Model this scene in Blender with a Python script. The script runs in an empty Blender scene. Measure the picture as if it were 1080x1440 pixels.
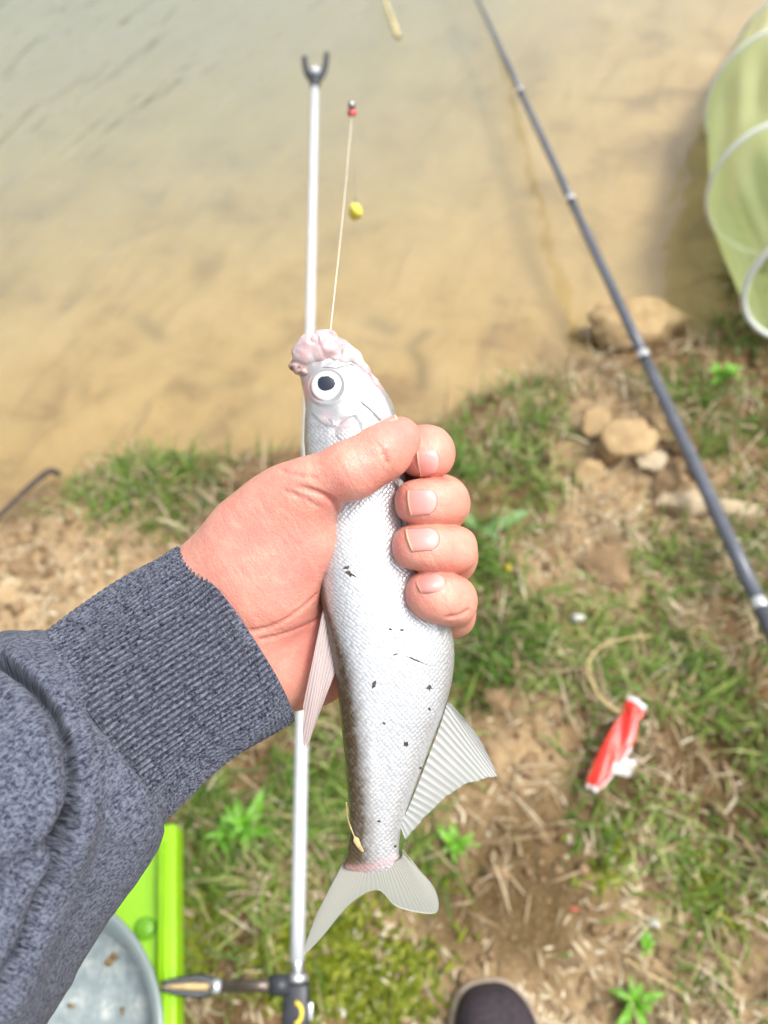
import bpy, bmesh, math, random
import numpy as np
from mathutils import Vector, Matrix

# ------------------------------------------------------------------ camera, sky, sun, exposure
scene = bpy.context.scene
COL = scene.collection
H = 1.15                       # camera height above the water
PITCH = math.radians(58)       # looking down
FPX = 1088.0                   # focal length in photo pixels (1080 x 1440)
cam_d = bpy.data.cameras.new('camera')
cam = bpy.data.objects.new('camera', cam_d)
COL.objects.link(cam)
cam.location = (0, 0, H)
cam.rotation_euler = (math.pi / 2 - PITCH, 0, 0)
cam_d.sensor_fit = 'VERTICAL'
cam_d.angle_y = 2 * math.atan(720 / FPX)
cam_d.clip_start = 0.01
cam_d.clip_end = 500
cam_d.dof.use_dof = True
cam_d.dof.focus_distance = 0.274
FMM = cam_d.lens
cam_d.dof.aperture_fstop = FMM / 3.3      # a 3.3 mm pupil
scene.camera = cam

SUN_EL, SUN_ROT = math.radians(66), math.radians(88)
world = bpy.data.worlds.new('World')
scene.world = world
world.use_nodes = True
wn = world.node_tree.nodes
wl = world.node_tree.links
wn.clear()
sky = wn.new('ShaderNodeTexSky')
sky.sky_type = 'NISHITA'
sky.sun_disc = False
sky.sun_elevation = SUN_EL
sky.sun_rotation = SUN_ROT
sky.air_density = 1.0
sky.dust_density = 5.0
sky.ozone_density = 1.0
hs = wn.new('ShaderNodeHueSaturation')
hs.inputs['Saturation'].default_value = 0.30
bg = wn.new('ShaderNodeBackground')
bg.inputs['Strength'].default_value = 0.15
wo = wn.new('ShaderNodeOutputWorld')
wl.new(sky.outputs[0], hs.inputs['Color'])
wl.new(hs.outputs[0], bg.inputs['Color'])
wl.new(bg.outputs[0], wo.inputs['Surface'])
sun_d = bpy.data.lights.new('sun', 'SUN')
sun_d.energy = 1.5
sun_d.angle = math.radians(16)
sun_d.color = (1.0, 0.96, 0.90)
sun = bpy.data.objects.new('sun', sun_d)
COL.objects.link(sun)
sd = Vector((math.sin(SUN_ROT) * math.cos(SUN_EL), math.cos(SUN_ROT) * math.cos(SUN_EL), math.sin(SUN_EL)))
sun.rotation_euler = sd.to_track_quat('Z', 'Y').to_euler()
sun.location = sd * 20
vs = scene.view_settings
vs.view_transform = 'Standard'
vs.look = 'None'
vs.exposure = 0.86
vs.gamma = 1.0
vs.use_curve_mapping = False
scene.cycles.max_bounces = 8
scene.cycles.volume_bounces = 1
scene.cycles.transparent_max_bounces = 12
scene.cycles.caustics_reflective = False
scene.cycles.caustics_refractive = False

rng = np.random.default_rng(7)
random.seed(7)

# ------------------------------------------------------------------ measuring helpers
SP, CP = math.sin(PITCH), math.cos(PITCH)
def ray(px, py):
    u = (px - 540) / FPX
    v = (720 - py) / FPX
    return Vector((u, CP + v * SP, -SP + v * CP))
def at_depth(px, py, d):
    return Vector((0, 0, H)) + ray(px, py) * d
def at_z(px, py, z):
    r = ray(px, py)
    return Vector((0, 0, H)) + r * ((z - H) / r.z)
def depth_of(p):
    q = Vector(p) - Vector((0, 0, H))
    return q.y * CP - q.z * SP

D = 0.300                      # the fish is held 30 cm from the lens
HELD = Matrix(((1, 0, 0, 0), (0, SP, -CP, 0), (0, CP, SP, 0), (0, 0, 0, 1)))
HELD.translation = Vector((0, 0, H)) - Vector((0, -CP, SP)) * D
def loc(px, py, z=0.0):        # metres in the frame of the held fish, z (mm) towards the face
    z = z * 0.001
    s = (D - z) / FPX
    return np.array(((px - 540) * s, (720 - py) * s, z))
def to_px(v):
    s = FPX / (D - v[:, 2])
    return np.stack((540 + v[:, 0] * s, 720 - v[:, 1] * s), 1)

# ------------------------------------------------------------------ object helpers
def link(o, parent=None):
    COL.objects.link(o)
    if parent is not None:
        o.parent = parent
    return o
def tag(o, label, cat, group=None, kind=None):
    if label: o['label'] = label
    if cat: o['category'] = cat
    if group: o['group'] = group
    if kind: o['kind'] = kind
    return o
def thing(name, label, cat, loc_=(0, 0, 0), group=None, rz=0.0):
    o = bpy.data.objects.new(name, None)
    o.empty_display_size = 0.02
    link(o)
    o.location = loc_
    o.rotation_euler = (0, 0, rz)
    return tag(o, label, cat, group)
def held_thing(name, label, cat):
    o = thing(name, label, cat)
    o.matrix_world = HELD
    return o
def mesh_obj(name, verts, faces, mat, parent=None, smooth=True):
    me = bpy.data.meshes.new(name)
    verts = np.asarray(verts, dtype=np.float64)
    if isinstance(faces, np.ndarray):
        n, k = faces.shape
        me.vertices.add(len(verts))
        me.vertices.foreach_set('co', verts.ravel())
        me.loops.add(n * k)
        me.loops.foreach_set('vertex_index', faces.astype(np.int32).ravel())
        me.polygons.add(n)
        me.polygons.foreach_set('loop_start', np.arange(0, n * k, k, dtype=np.int32))
        me.update(calc_edges=True)
    else:
        me.from_pydata(verts.tolist(), [], faces)
    if smooth:
        me.polygons.foreach_set('use_smooth', np.ones(len(me.polygons), dtype=bool))
    if mat: me.materials.append(mat)
    o = bpy.data.objects.new(name, me)
    return link(o, parent)
def attr(o, name, vals):
    a = o.data.attributes.new(name, 'FLOAT', 'POINT')
    a.data.foreach_set('value', np.asarray(vals, dtype=np.float32))
def attr_vec(o, name, vals):
    a = o.data.attributes.new(name, 'FLOAT_VECTOR', 'POINT')
    a.data.foreach_set('vector', np.asarray(vals, dtype=np.float32).ravel())
def grid_faces(nu, nv, wrap_v=False):
    i = np.arange(nu - 1)[:, None]
    j = np.arange(nv if wrap_v else nv - 1)[None, :]
    j2 = (j + 1) % nv
    a = i * nv + j; b = (i + 1) * nv + j; c = (i + 1) * nv + j2; d = i * nv + j2
    return np.stack(np.broadcast_arrays(a, b, c, d), -1).reshape(-1, 4)
def tube(name, pts, radii, mat, parent=None, n=16, caps=True, flat=1.0):
    """A round bar through pts with a radius at each."""
    pts = [Vector(p) for p in pts]
    m = len(pts)
    V, F = [], []
    t0 = (pts[1] - pts[0]).normalized()
    ref = Vector((0, 0, 1)) if abs(t0.z) < 0.9 else Vector((1, 0, 0))
    x = t0.cross(ref).normalized()
    for k in range(m):
        a = pts[max(k - 1, 0)]; b = pts[min(k + 1, m - 1)]
        t = (b - a).normalized()
        x = (x - t * x.dot(t)).normalized()
        y = t.cross(x)
        for q in range(n):
            an = 2 * math.pi * q / n
            V.append(pts[k] + (x * math.cos(an) + y * math.sin(an) * flat) * radii[k])
    for k in range(m - 1):
        for q in range(n):
            F.append((k * n + q, k * n + (q + 1) % n, (k + 1) * n + (q + 1) % n, (k + 1) * n + q))
    if caps:
        F.append(tuple(range(n))[::-1])
        F.append(tuple(range((m - 1) * n, m * n)))
    o = mesh_obj(name, [tuple(v) for v in V], F, mat, parent)
    return o
def box(name, size, mat, parent=None, loc_=(0, 0, 0), rot=None, bevel=0.003, seg=2):
    bm = bmesh.new()
    bmesh.ops.create_cube(bm, size=1)
    bmesh.ops.scale(bm, vec=size, verts=bm.verts)
    if bevel:
        bmesh.ops.bevel(bm, geom=list(bm.edges), offset=bevel, segments=seg, affect='EDGES', profile=0.5)
    me = bpy.data.meshes.new(name)
    bm.to_mesh(me); bm.free()
    me.polygons.foreach_set('use_smooth', np.ones(len(me.polygons), dtype=bool))
    me.materials.append(mat)
    o = bpy.data.objects.new(name, me)
    link(o, parent)
    o.location = loc_
    if rot is not None: o.rotation_euler = rot
    return o
def lathe(name, prof, mat, parent=None, n=48):
    V, F = [], []
    m = len(prof)
    for r, z in prof:
        for q in range(n):
            a = 2 * math.pi * q / n
            V.append((r * math.cos(a), r * math.sin(a), z))
    for k in range(m - 1):
        for q in range(n):
            F.append((k * n + q, k * n + (q + 1) % n, (k + 1) * n + (q + 1) % n, (k + 1) * n + q))
    return mesh_obj(name, V, F, mat, parent)
def catmull(P, n):
    P = np.asarray(P, dtype=float)
    m = len(P)
    t = np.linspace(0, m - 1 - 1e-9, n)
    i = t.astype(int); f = (t - i)[:, None]
    p0 = P[np.maximum(i - 1, 0)]; p1 = P[i]; p2 = P[np.minimum(i + 1, m - 1)]; p3 = P[np.minimum(i + 2, m - 1)]
    return 0.5 * (2 * p1 + (p2 - p0) * f + (2 * p0 - 5 * p1 + 4 * p2 - p3) * f ** 2 + (3 * p1 - p0 - 3 * p2 + p3) * f ** 3)
def seg_dist(Q, path):
    """distance of 2-D points Q to a polyline"""
    path = np.asarray(path, dtype=float)
    best = np.full(len(Q), 1e9)
    for a, b in zip(path[:-1], path[1:]):
        ba = b - a
        t = np.clip(((Q - a) @ ba) / (ba @ ba + 1e-12), 0, 1)
        d = np.linalg.norm(Q - a - t[:, None] * ba, axis=1)
        best = np.minimum(best, d)
    return best
def vnoise(x, y, seed=0):
    """value noise, 0..1"""
    xi = np.floor(x).astype(np.int64); yi = np.floor(y).astype(np.int64)
    fx = x - xi; fy = y - yi
    fx = fx * fx * (3 - 2 * fx); fy = fy * fy * (3 - 2 * fy)
    def h(a, b):
        n = (a * 374761393 + b * 668265263 + seed * 974711) & 0x7fffffff
        n = ((n ^ (n >> 13)) * 1274126177) & 0x7fffffff
        n = n ^ (n >> 16)
        return (n & 0xffff) / 65535.0
    return (h(xi, yi) * (1 - fx) + h(xi + 1, yi) * fx) * (1 - fy) + (h(xi, yi + 1) * (1 - fx) + h(xi + 1, yi + 1) * fx) * fy
def fbm(x, y, oct_=4, seed=0):
    s = 0; a = 0.5; tot = 0
    for k in range(oct_):
        s = s + a * vnoise(x * 2 ** k + 17.3 * k, y * 2 ** k - 9.1 * k, seed + k); tot += a; a *= 0.5
    return s / tot

# ------------------------------------------------------------------ materials
class NT:
    def __init__(self, name):
        self.m = bpy.data.materials.new(name)
        self.m.use_nodes = True
        self.t = self.m.node_tree
        self.t.nodes.clear()
        self.out = self.t.nodes.new('ShaderNodeOutputMaterial')
    def n(self, typ, **kw):
        x = self.t.nodes.new(typ)
        for k, v in kw.items():
            if hasattr(x, k) and k not in x.inputs: setattr(x, k, v)
            else: self.set(x, k, v)
        return x
    def set(self, x, k, v):
        inp = x.inputs[k]
        if hasattr(v, 'bl_rna') and isinstance(v, bpy.types.NodeSocket): self.t.links.new(v, inp)
        else: inp.default_value = v
    def l(self, a, b): self.t.links.new(a, b)
    def noise(self, scale, detail=4, rough=0.55, vec=None, dist=0.0):
        x = self.n('ShaderNodeTexNoise')
        x.inputs['Scale'].default_value = scale; x.inputs['Detail'].default_value = detail
        x.inputs['Roughness'].default_value = rough; x.inputs['Distortion'].default_value = dist
        if vec is not None: self.l(vec, x.inputs['Vector'])
        return x.outputs['Fac']
    def ramp(self, fac, stops):
        x = self.n('ShaderNodeValToRGB')
        e = x.color_ramp.elements
        while len(e) < len(stops): e.new(0.5)
        for k, (p, c) in enumerate(stops):
            e[k].position = p
            e[k].color = (*c, 1) if len(c) == 3 else c
        self.l(fac, x.inputs['Fac'])
        return x.outputs['Color']
    def mix(self, fac, a, b, typ='MIX'):
        x = self.n('ShaderNodeMix', data_type='RGBA', blend_type=typ)
        for sock, v in ((x.inputs[0], fac), (x.inputs[6], a), (x.inputs[7], b)):
            if isinstance(v, bpy.types.NodeSocket): self.l(v, sock)
            elif isinstance(v, (int, float)): sock.default_value = v
            else: sock.default_value = (*v, 1)
        return x.outputs[2]
    def math(self, op, a, b=None, clamp=False):
        x = self.n('ShaderNodeMath', operation=op, use_clamp=clamp)
        for sock, v in ((x.inputs[0], a), (x.inputs[1], b)):
            if v is None: continue
            if isinstance(v, bpy.types.NodeSocket): self.l(v, sock)
            else: sock.default_value = v
        return x.outputs[0]
    def attr(self, name, out='Fac'):
        return self.n('ShaderNodeAttribute', attribute_name=name).outputs[out]
    def bump(self, h, strength=0.3, dist=0.001, normal=None):
        x = self.n('ShaderNodeBump')
        x.inputs['Strength'].default_value = strength; x.inputs['Distance'].default_value = dist
        self.l(h, x.inputs['Height'])
        if normal is not None: self.l(normal, x.inputs['Normal'])
        return x.outputs[0]
    def obj(self): return self.n('ShaderNodeTexCoord').outputs['Object']
    def pbr(self, **kw):
        x = self.n('ShaderNodeBsdfPrincipled')
        for k, v in kw.items():
            k = k.replace('_', ' ')
            inp = x.inputs[k]
            if isinstance(v, bpy.types.NodeSocket): self.l(v, inp)
            elif isinstance(v, tuple) and len(v) == 3 and inp.type == 'RGBA': inp.default_value = (*v, 1)
            else: inp.default_value = v
        return x
    def end(self, shader):
        self.l(shader.outputs[0] if hasattr(shader, 'outputs') else shader, self.out.inputs['Surface'])
        return self.m

def plain(name, col, rough=0.5, metal=0.0, var=0.12, scale=60, bump=0.0, spec=0.5):
    t = NT(name)
    o = t.obj()
    f = t.noise(scale, 4, 0.6, o)
    c2 = tuple(max(0, c * (1 - var * 2.2)) for c in col)
    c3 = tuple(min(1, c * (1 + var)) for c in col)
    c = t.ramp(f, [(0.3, c2), (0.7, c3)])
    kw = dict(Base_Color=c, Roughness=t.math('MULTIPLY_ADD', f, 0.25) if False else rough, Metallic=metal)
    p = t.pbr(**kw)
    p.inputs['Specular IOR Level'].default_value = spec
    if bump:
        t.l(t.bump(t.noise(scale * 3, 5, 0.6, o), bump, 0.001), p.inputs['Normal'])
    return t.end(p)

# --- skin
t = NT('skin')
o = t.obj()
flush = t.attr('flush')
n1 = t.noise(55, 5, 0.6, o)
n2 = t.noise(420, 4, 0.6, o)
n4 = t.noise(150, 4, 0.65, o, 0.5)
base = t.mix(n1, (0.63, 0.285, 0.205), (0.70, 0.355, 0.268))
base = t.mix(t.math('MULTIPLY', flush, 0.75, True), base, (0.64, 0.20, 0.175))
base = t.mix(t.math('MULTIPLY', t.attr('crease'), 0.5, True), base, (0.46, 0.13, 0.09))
base = t.mix(t.ramp(n2, [(0.45, (0, 0, 0)), (0.75, (0.25, 0.25, 0.25))]), base, (0.66, 0.23, 0.18))
base = t.mix(t.math('MULTIPLY', t.ramp(n4, [(0.42, (0, 0, 0)), (0.68, (1, 1, 1))]), 0.38), base, (0.66, 0.20, 0.16))
base = t.mix(t.math('MULTIPLY', t.ramp(n4, [(0.30, (1, 1, 1)), (0.44, (0, 0, 0))]), 0.30), base, (0.76, 0.45, 0.33))
vor = t.n('ShaderNodeTexVoronoi', feature='DISTANCE_TO_EDGE')
vor.inputs['Scale'].default_value = 620
t.l(o, vor.inputs['Vector'])
vh = t.math('MINIMUM', vor.outputs['Distance'], 0.12)
hgt = t.math('ADD', t.math('MULTIPLY', vh, 3.0), t.math('MULTIPLY', n2, 1.2))
mp0 = t.n('ShaderNodeMapping')
mp0.inputs['Rotation'].default_value = (0, 0, math.radians(57))
t.l(o, mp0.inputs['Vector'])
mp = t.n('ShaderNodeMapping')
mp.inputs['Scale'].default_value = (0.25, 1.0, 0.5)
t.l(mp0.outputs[0], mp.inputs['Vector'])
n3 = t.noise(330, 3, 0.6, mp.outputs[0], 0.6)
hgt = t.math('ADD', hgt, t.math('MULTIPLY', n3, 2.4))
p = t.pbr(Base_Color=base, Roughness=0.42, Normal=t.bump(hgt, 0.36, 0.0006))
p.inputs['Subsurface Weight'].default_value = 0.28
p.inputs['Subsurface Radius'].default_value = (1.0, 0.35, 0.2)
p.inputs['Subsurface Scale'].default_value = 0.004
p.inputs['Specular IOR Level'].default_value = 0.5
M_SKIN = t.end(p)

# --- nail: pink plate with a pale free edge and a pale moon, from the u attribute
t = NT('nail')
u = t.attr('u')
c = t.ramp(u, [(0.0, (0.74, 0.50, 0.30)), (0.045, (0.74, 0.50, 0.31)), (0.09, (0.64, 0.27, 0.22)), (0.62, (0.66, 0.29, 0.26)), (0.92, (0.69, 0.36, 0.32)), (1.0, (0.62, 0.24, 0.18))])
o = t.obj()
c = t.mix(t.math('MULTIPLY', t.noise(300, 3, 0.5, o), 0.3), c, (0.72, 0.38, 0.36))
p = t.pbr(Base_Color=c, Roughness=0.27, Normal=t.bump(t.noise(500, 2, 0.5, o), 0.05, 0.0005))
p.inputs['Subsurface Weight'].default_value = 0.15
p.inputs['Subsurface Radius'].default_value = (1, 0.4, 0.3)
p.inputs['Subsurface Scale'].default_value = 0.002
M_NAIL = t.end(p)

# --- heather grey knits
def knit(name, light, dark, rib):
    t = NT(name)
    o = t.obj()
    uv = t.attr('fab', 'Vector')
    mp = t.n('ShaderNodeMapping')
    mp.inputs['Scale'].default_value = (1, 1, 1)
    t.l(uv, mp.inputs['Vector'])
    m2 = t.n('ShaderNodeMapping')
    m2.inputs['Scale'].default_value = (0.55, 1.0, 1.0) if not rib else (0.6, 1, 1)
    t.l(uv, m2.inputs['Vector'])
    f1 = t.noise(1250, 4, 0.8, m2.outputs[0], 0.2)
    f2 = t.noise(260, 4, 0.6, uv)
    f = t.math('ADD', t.math('MULTIPLY', f1, 0.8), t.math('MULTIPLY', f2, 0.2))
    c = t.ramp(f, [(0.40, dark), (0.5, tuple(0.5 * a + 0.5 * b for a, b in zip(light, dark))), (0.60, light)])
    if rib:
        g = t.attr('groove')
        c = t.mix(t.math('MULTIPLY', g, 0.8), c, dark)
    hgt = t.math('ADD', t.math('MULTIPLY', f1, 1.0), t.math('MULTIPLY', t.noise(3200, 2, 0.6, uv), 0.6))
    p = t.pbr(Base_Color=c, Roughness=0.95, Normal=t.bump(hgt, 0.6, 0.0007))
    p.inputs['Specular IOR Level'].default_value = 0.1
    p.inputs['Sheen Weight'].default_value = 0.06
    p.inputs['Sheen Roughness'].default_value = 0.6
    return t.end(p)
M_SLEEVE = knit('grey_melange_fleece', (0.165, 0.183, 0.232), (0.012, 0.015, 0.034), False)
M_CUFF = knit('grey_rib_knit', (0.195, 0.210, 0.262), (0.007, 0.009, 0.022), True)

# --- fish body
t = NT('fish_skin')
fu = t.attr('fuv', 'Vector')          # (along, round, 0) in millimetres
back = t.attr('back'); head = t.attr('head'); pink = t.attr('pink')
mp = t.n('ShaderNodeMapping')
mp.inputs['Rotation'].default_value = (0, 0, math.radians(45))
mp.inputs['Scale'].default_value = (0.68, 0.68, 1)
t.l(fu, mp.inputs['Vector'])
vor = t.n('ShaderNodeTexVoronoi', feature='F1')
vor.voronoi_dimensions = '2D'
vor.inputs['Scale'].default_value = 1.0
vor.inputs['Randomness'].default_value = 0.42
t.l(mp.outputs[0], vor.inputs['Vector'])
sd_ = vor.outputs['Distance']
scal = t.math('SUBTRACT', 1.0, t.math('MULTIPLY', sd_, 1.4), True)
body = t.math('SUBTRACT', 1.0, head, True)
nz = t.noise(0.16, 4, 0.6, fu)
nz2 = t.noise(1.3, 3, 0.6, fu)
rv = t.n('ShaderNodeSeparateColor'); t.l(vor.outputs['Color'], rv.inputs[0])
silver = t.mix(nz, (0.60, 0.62, 0.63), (0.79, 0.80, 0.80))
silver = t.mix(t.math('MULTIPLY', t.math('MULTIPLY', rv.outputs[0], 0.30), body), silver, (0.36, 0.38, 0.40))
edge = t.math('MULTIPLY', t.math('GREATER_THAN', sd_, 0.52), body)
silver = t.mix(t.math('MULTIPLY', edge, 0.26), silver, (0.22, 0.24, 0.25))
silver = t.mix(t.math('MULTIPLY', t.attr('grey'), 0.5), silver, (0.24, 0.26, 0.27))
silver = t.mix(t.math('MULTIPLY', head, 0.9), silver, t.mix(nz2, (0.38, 0.385, 0.39), (0.53, 0.53, 0.53)))
backc = t.mix(nz2, (0.042, 0.028, 0.014), (0.10, 0.072, 0.040))
bb = t.math('ADD', back, t.math('MULTIPLY', t.math('SUBTRACT', rv.outputs[1], 0.5), 0.22))
bb = t.math('MULTIPLY', t.math('GREATER_THAN', back, 0.02), bb, True)
c = t.mix(bb, silver, backc)
pk = t.math('MULTIPLY', pink, t.math('MULTIPLY_ADD', nz2, 0.8) if False else 1.0, True)
c = t.mix(pk, c, (0.62, 0.33, 0.33))
c = t.mix(t.attr('blotch'), c, (0.28, 0.16, 0.10))
c = t.mix(t.attr('line'), c, (0.16, 0.13, 0.13))
met = t.math('MULTIPLY', t.math('SUBTRACT', 1.0, t.math('MAXIMUM', bb, pk), True), 0.55)
hgt = t.math('MULTIPLY', t.math('ADD', t.math('MULTIPLY', scal, 1.0), t.math('MULTIPLY', rv.outputs[2], 0.3)), t.math('MULTIPLY_ADD', body, 0.9) if False else body)
hgt = t.math('ADD', hgt, t.math('MULTIPLY', nz2, 0.35))
p = t.pbr(Base_Color=c, Roughness=0.30, Metallic=met, Normal=t.bump(hgt, 0.42, 0.0004))
p.inputs['Coat Weight'].default_value = 0.25
p.inputs['Coat Roughness'].default_value = 0.12
M_FISH = t.end(p)

# --- fins: pale, partly see-through
def fin_mat(name, a, b, see, ray_col):
    t = NT(name)
    fuv = t.attr('fin', 'Vector')
    sp = t.n('ShaderNodeSeparateXYZ'); t.l(fuv, sp.inputs[0])
    r = t.math('POWER', t.math('MULTIPLY_ADD', t.math('SINE', sp.outputs[0]), 0.5) if False else t.attr('ray'), 2.0)
    c = t.mix(sp.outputs[1], a, b)
    c = t.mix(t.math('MULTIPLY', t.noise(900, 4, 0.6, t.obj()), 0.3), c, tuple(x * 0.8 for x in b))
    c = t.mix(t.math('MULTIPLY', r, 0.6), c, ray_col)
    p = t.pbr(Base_Color=c, Roughness=0.32)
    tr = t.n('ShaderNodeBsdfTranslucent'); t.l(c, tr.inputs[0])
    m1 = t.n('ShaderNodeMixShader'); m1.inputs[0].default_value = 0.25
    t.l(p.outputs[0], m1.inputs[1]); t.l(tr.outputs[0], m1.inputs[2])
    tp = t.n('ShaderNodeBsdfTransparent')
    m2 = t.n('ShaderNodeMixShader')
    t.l(t.math('MULTIPLY', t.math('SUBTRACT', 1.0, r, True), see), m2.inputs[0])
    t.l(m1.outputs[0], m2.inputs[1]); t.l(tp.outputs[0], m2.inputs[2])
    return t.end(m2)
M_FIN_TAIL = fin_mat('tail_fin_skin', (0.46, 0.45, 0.39), (0.38, 0.395, 0.345), 0.05, (0.43, 0.43, 0.39))
M_FIN_ANAL = fin_mat('anal_fin_skin', (0.58, 0.59, 0.58), (0.52, 0.54, 0.53), 0.42, (0.74, 0.75, 0.75))
M_FIN_BACK = fin_mat('dorsal_fin_skin', (0.66, 0.59, 0.57), (0.56, 0.44, 0.43), 0.22, (0.72, 0.66, 0.64))

# --- eye
t = NT('fish_eye')
sp = t.n('ShaderNodeSeparateXYZ'); t.l(t.attr('disc', 'Vector'), sp.inputs[0])
c = t.ramp(sp.outputs[0], [(0.0, (0.008, 0.012, 0.028)), (0.50, (0.010, 0.016, 0.035)), (0.54, (0.68, 0.69, 0.69)), (0.86, (0.66, 0.66, 0.63)), (0.95, (0.56, 0.50, 0.46)), (1.0, (0.36, 0.30, 0.28))])
p = t.pbr(Base_Color=c, Roughness=0.16)
p.inputs['Coat Weight'].default_value = 0.35
p.inputs['Coat Roughness'].default_value = 0.06
M_EYE = t.end(p)
M_LIP = None
t = NT('mouth_skin')
o = t.obj()
c = t.ramp(t.noise(110, 4, 0.6, o, 0.8), [(0.30, (0.44, 0.23, 0.24)), (0.45, (0.50, 0.37, 0.37)), (0.62, (0.55, 0.52, 0.51))])
c = t.mix(t.attr('blotch'), c, (0.20, 0.10, 0.05))
p = t.pbr(Base_Color=c, Roughness=0.28, Normal=t.bump(t.noise(400, 4, 0.6, o), 0.2, 0.0006))
p.inputs['Subsurface Weight'].default_value = 0.5
p.inputs['Subsurface Radius'].default_value = (1, 0.6, 0.5)
p.inputs['Subsurface Scale'].default_value = 0.003
M_LIP = t.end(p)

# --- ground: dry sandy soil, darker loam, wet mud, silt under water
t = NT('bank_soil')
geo = t.n('ShaderNodeNewGeometry').outputs['Position']
na = t.noise(7, 6, 0.65, geo)
nb = t.noise(38, 6, 0.7, geo)
nc = t.noise(190, 4, 0.7, geo)
mixn = t.math('ADD', t.math('MULTIPLY', na, 0.35), t.math('MULTIPLY', nb, 0.65))
soil = t.ramp(mixn, [(0.30, (0.034, 0.018, 0.007)), (0.48, (0.130, 0.070, 0.026)), (0.68, (0.33, 0.215, 0.105))])
sand = t.ramp(mixn, [(0.28, (0.24, 0.150, 0.070)), (0.5, (0.43, 0.300, 0.160)), (0.72, (0.58, 0.45, 0.28))])
c = t.mix(t.attr('sandy'), soil, sand)
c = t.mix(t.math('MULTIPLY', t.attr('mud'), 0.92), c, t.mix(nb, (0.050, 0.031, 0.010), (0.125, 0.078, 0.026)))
c = t.mix(t.math('MULTIPLY', t.ramp(nc, [(0.52, (0, 0, 0)), (0.7, (1, 1, 1))]), 0.35), c, (0.50, 0.40, 0.27))
silt = t.ramp(t.noise(5.5, 5, 0.6, geo, 0.4), [(0.30, (0.34, 0.205, 0.078)), (0.46, (0.56, 0.375, 0.148)), (0.7, (0.66, 0.46, 0.205))])
c = t.mix(t.attr('under'), c, silt)
c = t.mix(t.math('MULTIPLY', t.attr('stain'), 0.6), c, (0.15, 0.095, 0.045))
rgh = t.math('SUBTRACT', 0.95, t.math('MULTIPLY', t.attr('wet'), 0.35))
c = t.mix(t.math('MULTIPLY', t.attr('wet'), 0.45), c, t.mix(nb, (0.16, 0.10, 0.045), (0.27, 0.18, 0.085)))
p = t.pbr(Base_Color=c, Roughness=rgh, Normal=t.bump(t.math('ADD', nb, t.math('MULTIPLY', nc, 0.6)), 0.8, 0.008))
p.inputs['Specular IOR Level'].default_value = 0.25
M_SOIL = t.end(p)

# --- water: rippled skin over a turbid body
t = NT('pond_water')
geo = t.n('ShaderNodeNewGeometry').outputs['Position']
mp = t.n('ShaderNodeMapping')
mp0 = t.n('ShaderNodeMapping')
mp0.inputs['Rotation'].default_value = (0, 0, math.radians(-66))
t.l(geo, mp0.inputs['Vector'])
mp.inputs['Scale'].default_value = (1.0, 3.6, 1)
t.l(mp0.outputs[0], mp.inputs['Vector'])
w1 = t.noise(2.3, 3, 0.55, mp.outputs[0], 0.5)
w2 = t.noise(7.5, 2, 0.5, mp.outputs[0], 0.3)
hgt = t.math('ADD', w1, t.math('MULTIPLY', w2, 0.28))
sx = t.n('ShaderNodeSeparateXYZ'); t.l(geo, sx.inputs[0])
off = t.math('SUBTRACT', t.math('MULTIPLY', sx.outputs[1], 0.75), t.math('MULTIPLY', sx.outputs[0], 0.66))
mr = t.n('ShaderNodeMapRange', interpolation_type='SMOOTHSTEP')     # calm by the bank, rippled further out
mr.inputs['From Min'].default_value = 0.7; mr.inputs['From Max'].default_value = 2.1
mr.inputs['To Min'].default_value = 0.28; mr.inputs['To Max'].default_value = 0.72
t.l(off, mr.inputs['Value'])
bp = t.bump(t.math('MULTIPLY', hgt, mr.outputs[0]), 0.8, 0.060)
fr = t.n('ShaderNodeFresnel'); fr.inputs['IOR'].default_value = 1.62
t.l(bp, fr.inputs['Normal'])
gl = t.n('ShaderNodeBsdfGlossy'); gl.inputs['Roughness'].default_value = 0.03
gl.inputs['Color'].default_value = (1, 1, 1, 1)
t.l(bp, gl.inputs['Normal'])
tp = t.n('ShaderNodeBsdfTransparent'); tp.inputs[0].default_value = (0.97, 0.98, 0.97, 1)
ms = t.n('ShaderNodeMixShader')
t.l(fr.outputs[0], ms.inputs[0]); t.l(tp.outputs[0], ms.inputs[1]); t.l(gl.outputs[0], ms.inputs[2])
t.end(ms)
pv = t.n('ShaderNodeVolumePrincipled')
pv.inputs['Color'].default_value = (0.91, 0.97, 0.84, 1)
pv.inputs['Density'].default_value = 2.9
t.l(pv.outputs[0], t.out.inputs['Volume'])
M_WATER = t.m

# --- blades
def blade_mat(name, stops, trans=0.3, rough=0.5):
    t = NT(name)
    c = t.ramp(t.attr('tint'), stops)
    p = t.pbr(Base_Color=c, Roughness=rough)
    p.inputs['Specular IOR Level'].default_value = 0.35
    tr = t.n('ShaderNodeBsdfTranslucent'); t.l(c, tr.inputs[0])
    m = t.n('ShaderNodeMixShader'); m.inputs[0].default_value = trans
    t.l(p.outputs[0], m.inputs[1]); t.l(tr.outputs[0], m.inputs[2])
    return t.end(m)
M_GRASS = blade_mat('grass_green', [(0.0, (0.034, 0.080, 0.009)), (0.45, (0.100, 0.205, 0.022)), (0.8, (0.22, 0.32, 0.060)), (1.0, (0.42, 0.43, 0.16))])
M_STRAW = blade_mat('straw', [(0.0, (0.13, 0.082, 0.040)), (0.35, (0.30, 0.22, 0.12)), (0.75, (0.52, 0.43, 0.28)), (1.0, (0.66, 0.59, 0.43))], 0.15, 0.7)
M_MOSS = blade_mat('moss_green', [(0.0, (0.085, 0.11, 0.008)), (0.5, (0.20, 0.25, 0.015)), (1.0, (0.36, 0.38, 0.04))], 0.3)
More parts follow.
